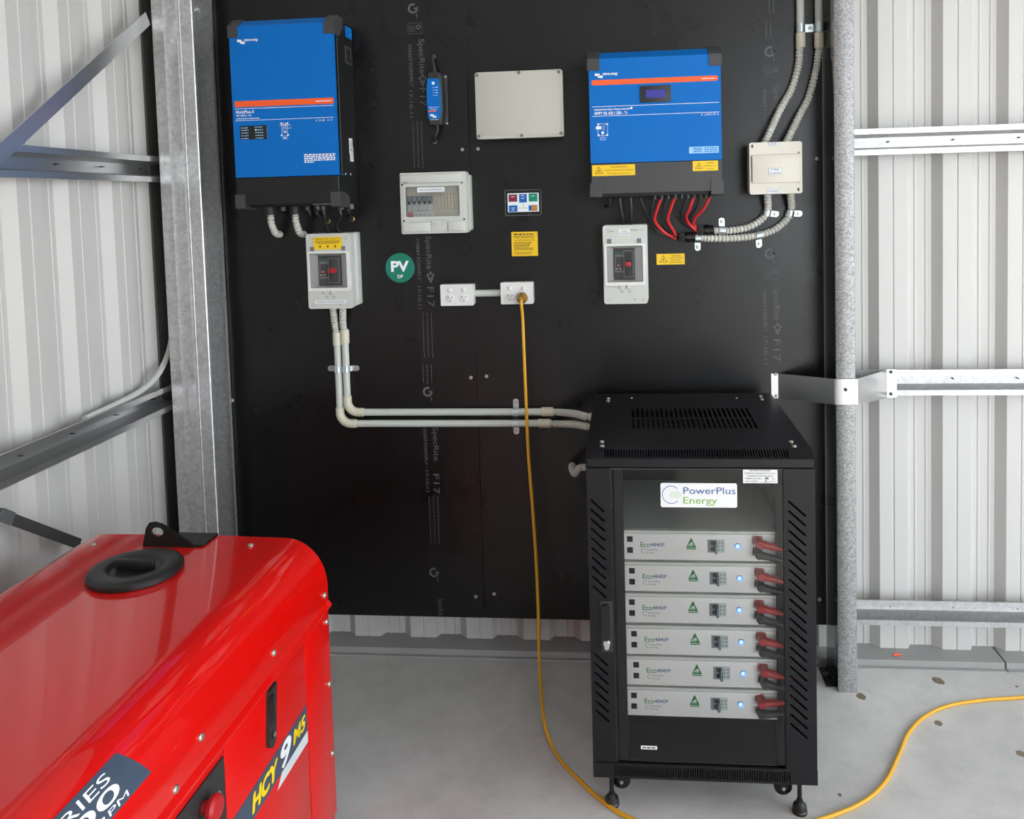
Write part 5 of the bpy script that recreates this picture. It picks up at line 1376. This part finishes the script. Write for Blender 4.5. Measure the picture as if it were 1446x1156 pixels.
# door panel and end panel strips standing proud of the body
def side(y0, y1, z0, z1, name, parent, mt, th=.004, bev=.002):
    b = B(); b.box(-.004, -.004 + th, y0, y1, z0, z1, bev, 2); return obj(name, b, mt, parent)
def GP_(px, py, x=None):      # point on the side plane in local coordinates
    q = PA(px, py, 0, GX - .002); return GN.matrix_basis.inverted() @ q
yd = GP_(430, 905).y; yc = GP_(318, 1075).y
side(-.002, yd + .002, zb0, ZC - .012, 'end_strip', t, 'red_panel')
door = side(yd - .002, yc + .016, .075, ZC - .016, 'side_door', t, 'red_panel')
side(yc + .012, -GL_ + .01, .06, ZC - .012, 'control_side', t, 'red_panel')
# latch
a = GP_(384, 968); c = GP_(384, 1054); b = B()
b.plate([(a.y + .017, a.z), (a.y - .017, a.z - .004)] + [(c.y - .017 * math.cos(R(k)), c.z + .018 - .018 * math.sin(R(k))) for k in range(0, 181, 15)], [], .010, lambda u, v, w: Vector((.0095 - w, u, v)))
lt = obj('door_latch', b, 'black2', door)
b = B(); b.box(.008, .0115, c.y - .010, c.y + .010, c.z + .055, a.z - .012, .0015, 1); b.cyl((.0095, c.y, c.z + .028), (.0125, c.y, c.z + .028), .0075, 16, m=None); obj('latch_lever', b, 'black_gloss', door)
b = B(); b.cyl((.0095, c.y + .002, c.z + .028), (.0135, c.y + .002, c.z + .028), .0058, 14); obj('latch_lock', b, 'bright_zinc', door)
# model sticker across the door: slate band, white band, lettering
fx = .0006
def sq(px, py): q = GP_(px, py); return q.y, q.z
b = B(); A1, A2 = sq(430, 1000), sq(433, 1036); C1, C2 = (A1[0] - .46, A1[1] - .010), (A2[0] - .46, A2[1] - .010)
yl = yc + .016
sl_ = lambda yy, A: A[1] + (yy - A[0]) * .022
b.plate([(yd - .004, sl_(yd, A1)), (yl + .002, sl_(yl, A1)), (yl + .002, sl_(yl, A1) - .066), (yd - .004, sl_(yd, A1) - .066)], [], .0006, lambda u, v, w: Vector((fx - w, u, v)))
stk = obj('model_sticker', b, 'slate', door, smooth=False)
z0 = sl_(yd, A1); b = B()
b.plate([(yd - .004, z0 - .066), (yd - .150, z0 - .069), (yd - .175, z0 - .094), (yd - .004, z0 - .094)][::1], [], .0005, lambda u, v, w: Vector((fx + .0001 - w, u, v)))
obj('white_band', b, 'silver_print', door, smooth=False)
fr_ = ((fx + .0006, 0, 0), (0, 1, 0), (0, 0, 1)); b = B(); zc = z0 - .034
for k, (du, dv) in enumerate(((0, 0), (.0028, .0006), (-.0028, -.0006), (0, .0016), (0, -.0016))):
    fk = ((fx + .0006 + k * .00012, 0, 0), (0, 1, 0), (0, 0, 1))
    b.text('HCY', yd - .232 + du, zc - .004 + dv, .038, 0, .115, 0, .012, slant=.22, frame=fk, m='yellow_print'); b.text('9', yd - .128 + du, zc + dv, .052, 0, .054, 0, .012, slant=.22, frame=fk, m='label'); b.text('M5', yd - .050 + du * .7, zc + .002 + dv * .7, .032, 0, .064, 0, .005, slant=.22, frame=fk, m='yellow_print')
obj('lettering', b, None, door, smooth=False)
# control recess
cz0, cz1 = .10, ZC - .030; y0c, y1c = yc - .004, yc - .165
b = B(); b.plate([(y0c + .010, cz0), (y0c + .010, cz1), (y1c, cz1), (y1c, cz0)], [[(y0c - .012, cz0 + .02), (y0c - .012, cz1 - .060), (y1c + .012, cz1 - .060), (y1c + .012, cz0 + .02)]], .012, lambda u, v, w: Vector((.004 - w, u, v)))
cp = obj('control_frame', b, 'black2', t, smooth=False)
b = B(); b.box(.0005, .0025, y1c + .008, y0c - .008, cz0 + .02, cz1 - .050, .0008, 1); obj('control_panel', b, 'black_gloss', cp, smooth=False)
for dy, dz in ((y0c - .016, cz1 - .058), (y1c + .016, cz1 - .058)): obj('panel_screw', screw_head((.004, dy, dz), .006, (1, 0, 0)), 'steel', cp)
es = GP_(293, 1140); b = B(); b.lathe((.002, es.y, es.z), (1, 0, 0), [(.012, 0), (.012, .014), (.024, .018), (.025, .026), (.021, .032), (.004, .034)], 24); obj('emergency_stop', b, 'red_plug', cp)
b = B(); b.box(.002, .0032, es.y - .004, es.y + .022, es.z + .034, es.z + .042); obj('stop_label', b, 'yellow_print', cp, smooth=False)
# shoulder sticker: follows the curved shoulder
def shoulder(s):   # s: 0 at crease .. 1 at the top edge
    r = .120; a = R(90 * s); return (-r * .92 + r * .92 * math.cos(a), GT - .003 - r * 1.05 + r * 1.05 * math.sin(a)), (math.cos(a), math.sin(a))
def spt(s, y, lift):
    (x, z), (nx, nz) = shoulder(s); return Vector((x + nx * lift, y, z + nz * lift))
ys0 = (GN.matrix_basis.inverted() @ PA(192, 1085, 0, -.56)).y
b = B(); n = 14; s0, s1 = .22, .585
yy0 = ys0
vs = []; fs = []
for j, y in enumerate((yy0, yy0 - .30, yy0 - .60)):
    for i in range(n + 1):
        s_ = s0 + (s1 - s0) * i / n; sh = (.030 - .10 * (s_ - s0)) if j == 0 else 0
        vs.append(spt(s_, y + sh, .0008))
for j in range(2):
    for i in range(n): fs.append((j * (n + 1) + i, j * (n + 1) + i + 1, (j + 1) * (n + 1) + i + 1, (j + 1) * (n + 1) + i))
b.faces(vs, fs); obj('series_sticker', b, 'slate', hood, ang=60)
def shoulder_text(b, s, yr, sm, hs, width, m, bold=0.0):
    vs, fs = text_geo(s, bold); x1_ = max(v.x for v in vs); x0_ = min(v.x for v in vs)
    b.faces([spt(sm + (v.y - .35) / .70 * hs, yr - (x1_ - v.x) * width / (x1_ - x0_), .0016) for v in vs], fs, m)
b = B(); shoulder_text(b, 'CY SERIES', ys0 - .045, .500, .090, .27, 'white', .0); shoulder_text(b, '1500', ys0 - .040, .372, .115, .21, 'white', .01); shoulder_text(b, 'RPM', ys0 - .030, .268, .050, .075, 'white', .0)
obj('lettering', b, None, hood, smooth=False)
# bolts
for px, py in ((457, 838), (389, 919), (291, 1038), (259, 1150)):
    q = GP_(px, py); s_ = .22; p = spt(0, q.y, 0)
    obj('bolt', screw_head((p.x, q.y, max(q.z - .004, ZC + .020)), .008, (1, 0, 0)), 'steel', hood)
for pz in (.585, .415, .225):
    obj('bolt', screw_head((0.0, -.020, pz), .008, (1, 0, 0)), 'steel', body)
for px, py in ((132, 767), (354, 768)):
    q = GN.matrix_basis.inverted() @ PA(px, py, 2, GT + .003); obj('bolt', screw_head((q.x, min(q.y, -.012), GT - .001), .008, (0, 0, 1)), 'steel', hood)
# round cap and lifting eye
q = GN.matrix_basis.inverted() @ PA(191, 797, 2, GT + .02)
b = B(); b.lathe((q.x, q.y, GT - .002), (0, 0, 1), [(.104, 0), (.108, .004), (.108, .014), (.104, .019), (.096, .022), (.070, .0225), (.064, .020), (.056, .012), (.010, .010)], 48); cap = obj('round_cap', b, 'rubber', t)
b = B(); b.box(q.x - .050, q.x + .050, q.y - .006, q.y + .006, GT + .008, GT + .034, .004, 2); obj('grip_bar', b, 'rubber', cap)
e = GN.matrix_basis.inverted() @ Vector((-.90, -.835, 0))
M_ = GN.matrix_basis.inverted()
ex = -.92 - GX
b = B(); lx0, lx1 = -.995 - GX, -.840 - GX; ly = -.060
b.box(lx0 + .05, lx1 + .01, ly - .015, ly + .062, GT, GT + .006, .001, 1); le = obj('lifting_eye', b, 'black', t)
out = [(lx0, GT), (lx0 + .012, GT + .050), (lx0 + .022, GT + .064), (lx0 + .038, GT + .066), (lx0 + .058, GT + .060), (lx1 - .02, GT + .012), (lx1 - .008, GT + .0)]
b = B(); b.plate(out, [[(lx0 + .043 + .017 * math.cos(R(a)), GT + .040 + .012 * math.sin(R(a))) for a in range(0, 360, 20)]], .006, lambda u, v, w: Vector((u, ly - .015 - w, v))); obj('eye_plate', b, 'black', le, smooth=False)

# ------------------------------------------------------------------ yellow cord
c0 = P3(738, 420, .052); xo2, Zo2 = _o2[1], _o2[2]
t = thing('extension_cord', 'yellow extension cord hanging from the outlet and trailing across the floor', 'cord', c0)
b = B(); b.lathe((0, 0, 0), (0, -1, 0), [(.0185, 0), (.0200, .004), (.0200, .016), (.017, .024), (.012, .034), (.009, .040)], 24); obj('plug', b, 'plug_amber', t)
b = B()
for sx in (-.005, .005): b.box(sx - .001, sx + .001, -.001, .012, .002, .010)
obj('plug_pins', b, 'brass', t, smooth=False)
pts = [c0 + Vector((0, -.034, 0)), c0 + Vector((0, -.046, -.012)), P3(738, 450, .085), P3(740, 500, .09), P3(742.5, 560, .09), P3(746, 640, .10), P3(752, 715, .12), P3(757, 790, .15), P3(760, 860, .19), P3(762, 940, .25)]
q = PA(768, 1015, 2, .05); pts += [q, PA(778, 1050, 2, .012)]
for px, py in ((793, 1075), (815, 1098), (845, 1126), (880, 1150), (935, 1172), (1010, 1182), (1090, 1174), (1160, 1156), (1215, 1134), (1248, 1106), (1268, 1068), (1282, 1036), (1305, 1012), (1340, 996), (1390, 988), (1446, 984), (1530, 974), (1640, 985)):
    pts.append(PA(px, py, 2, .0058))
b = B(); b.tube([p - c0 for p in smooth_path(pts, .012)], .0056, 10); obj('cable', b, 'cord', t)

# loose objects keep their own physics-friendly origins; nothing else follows
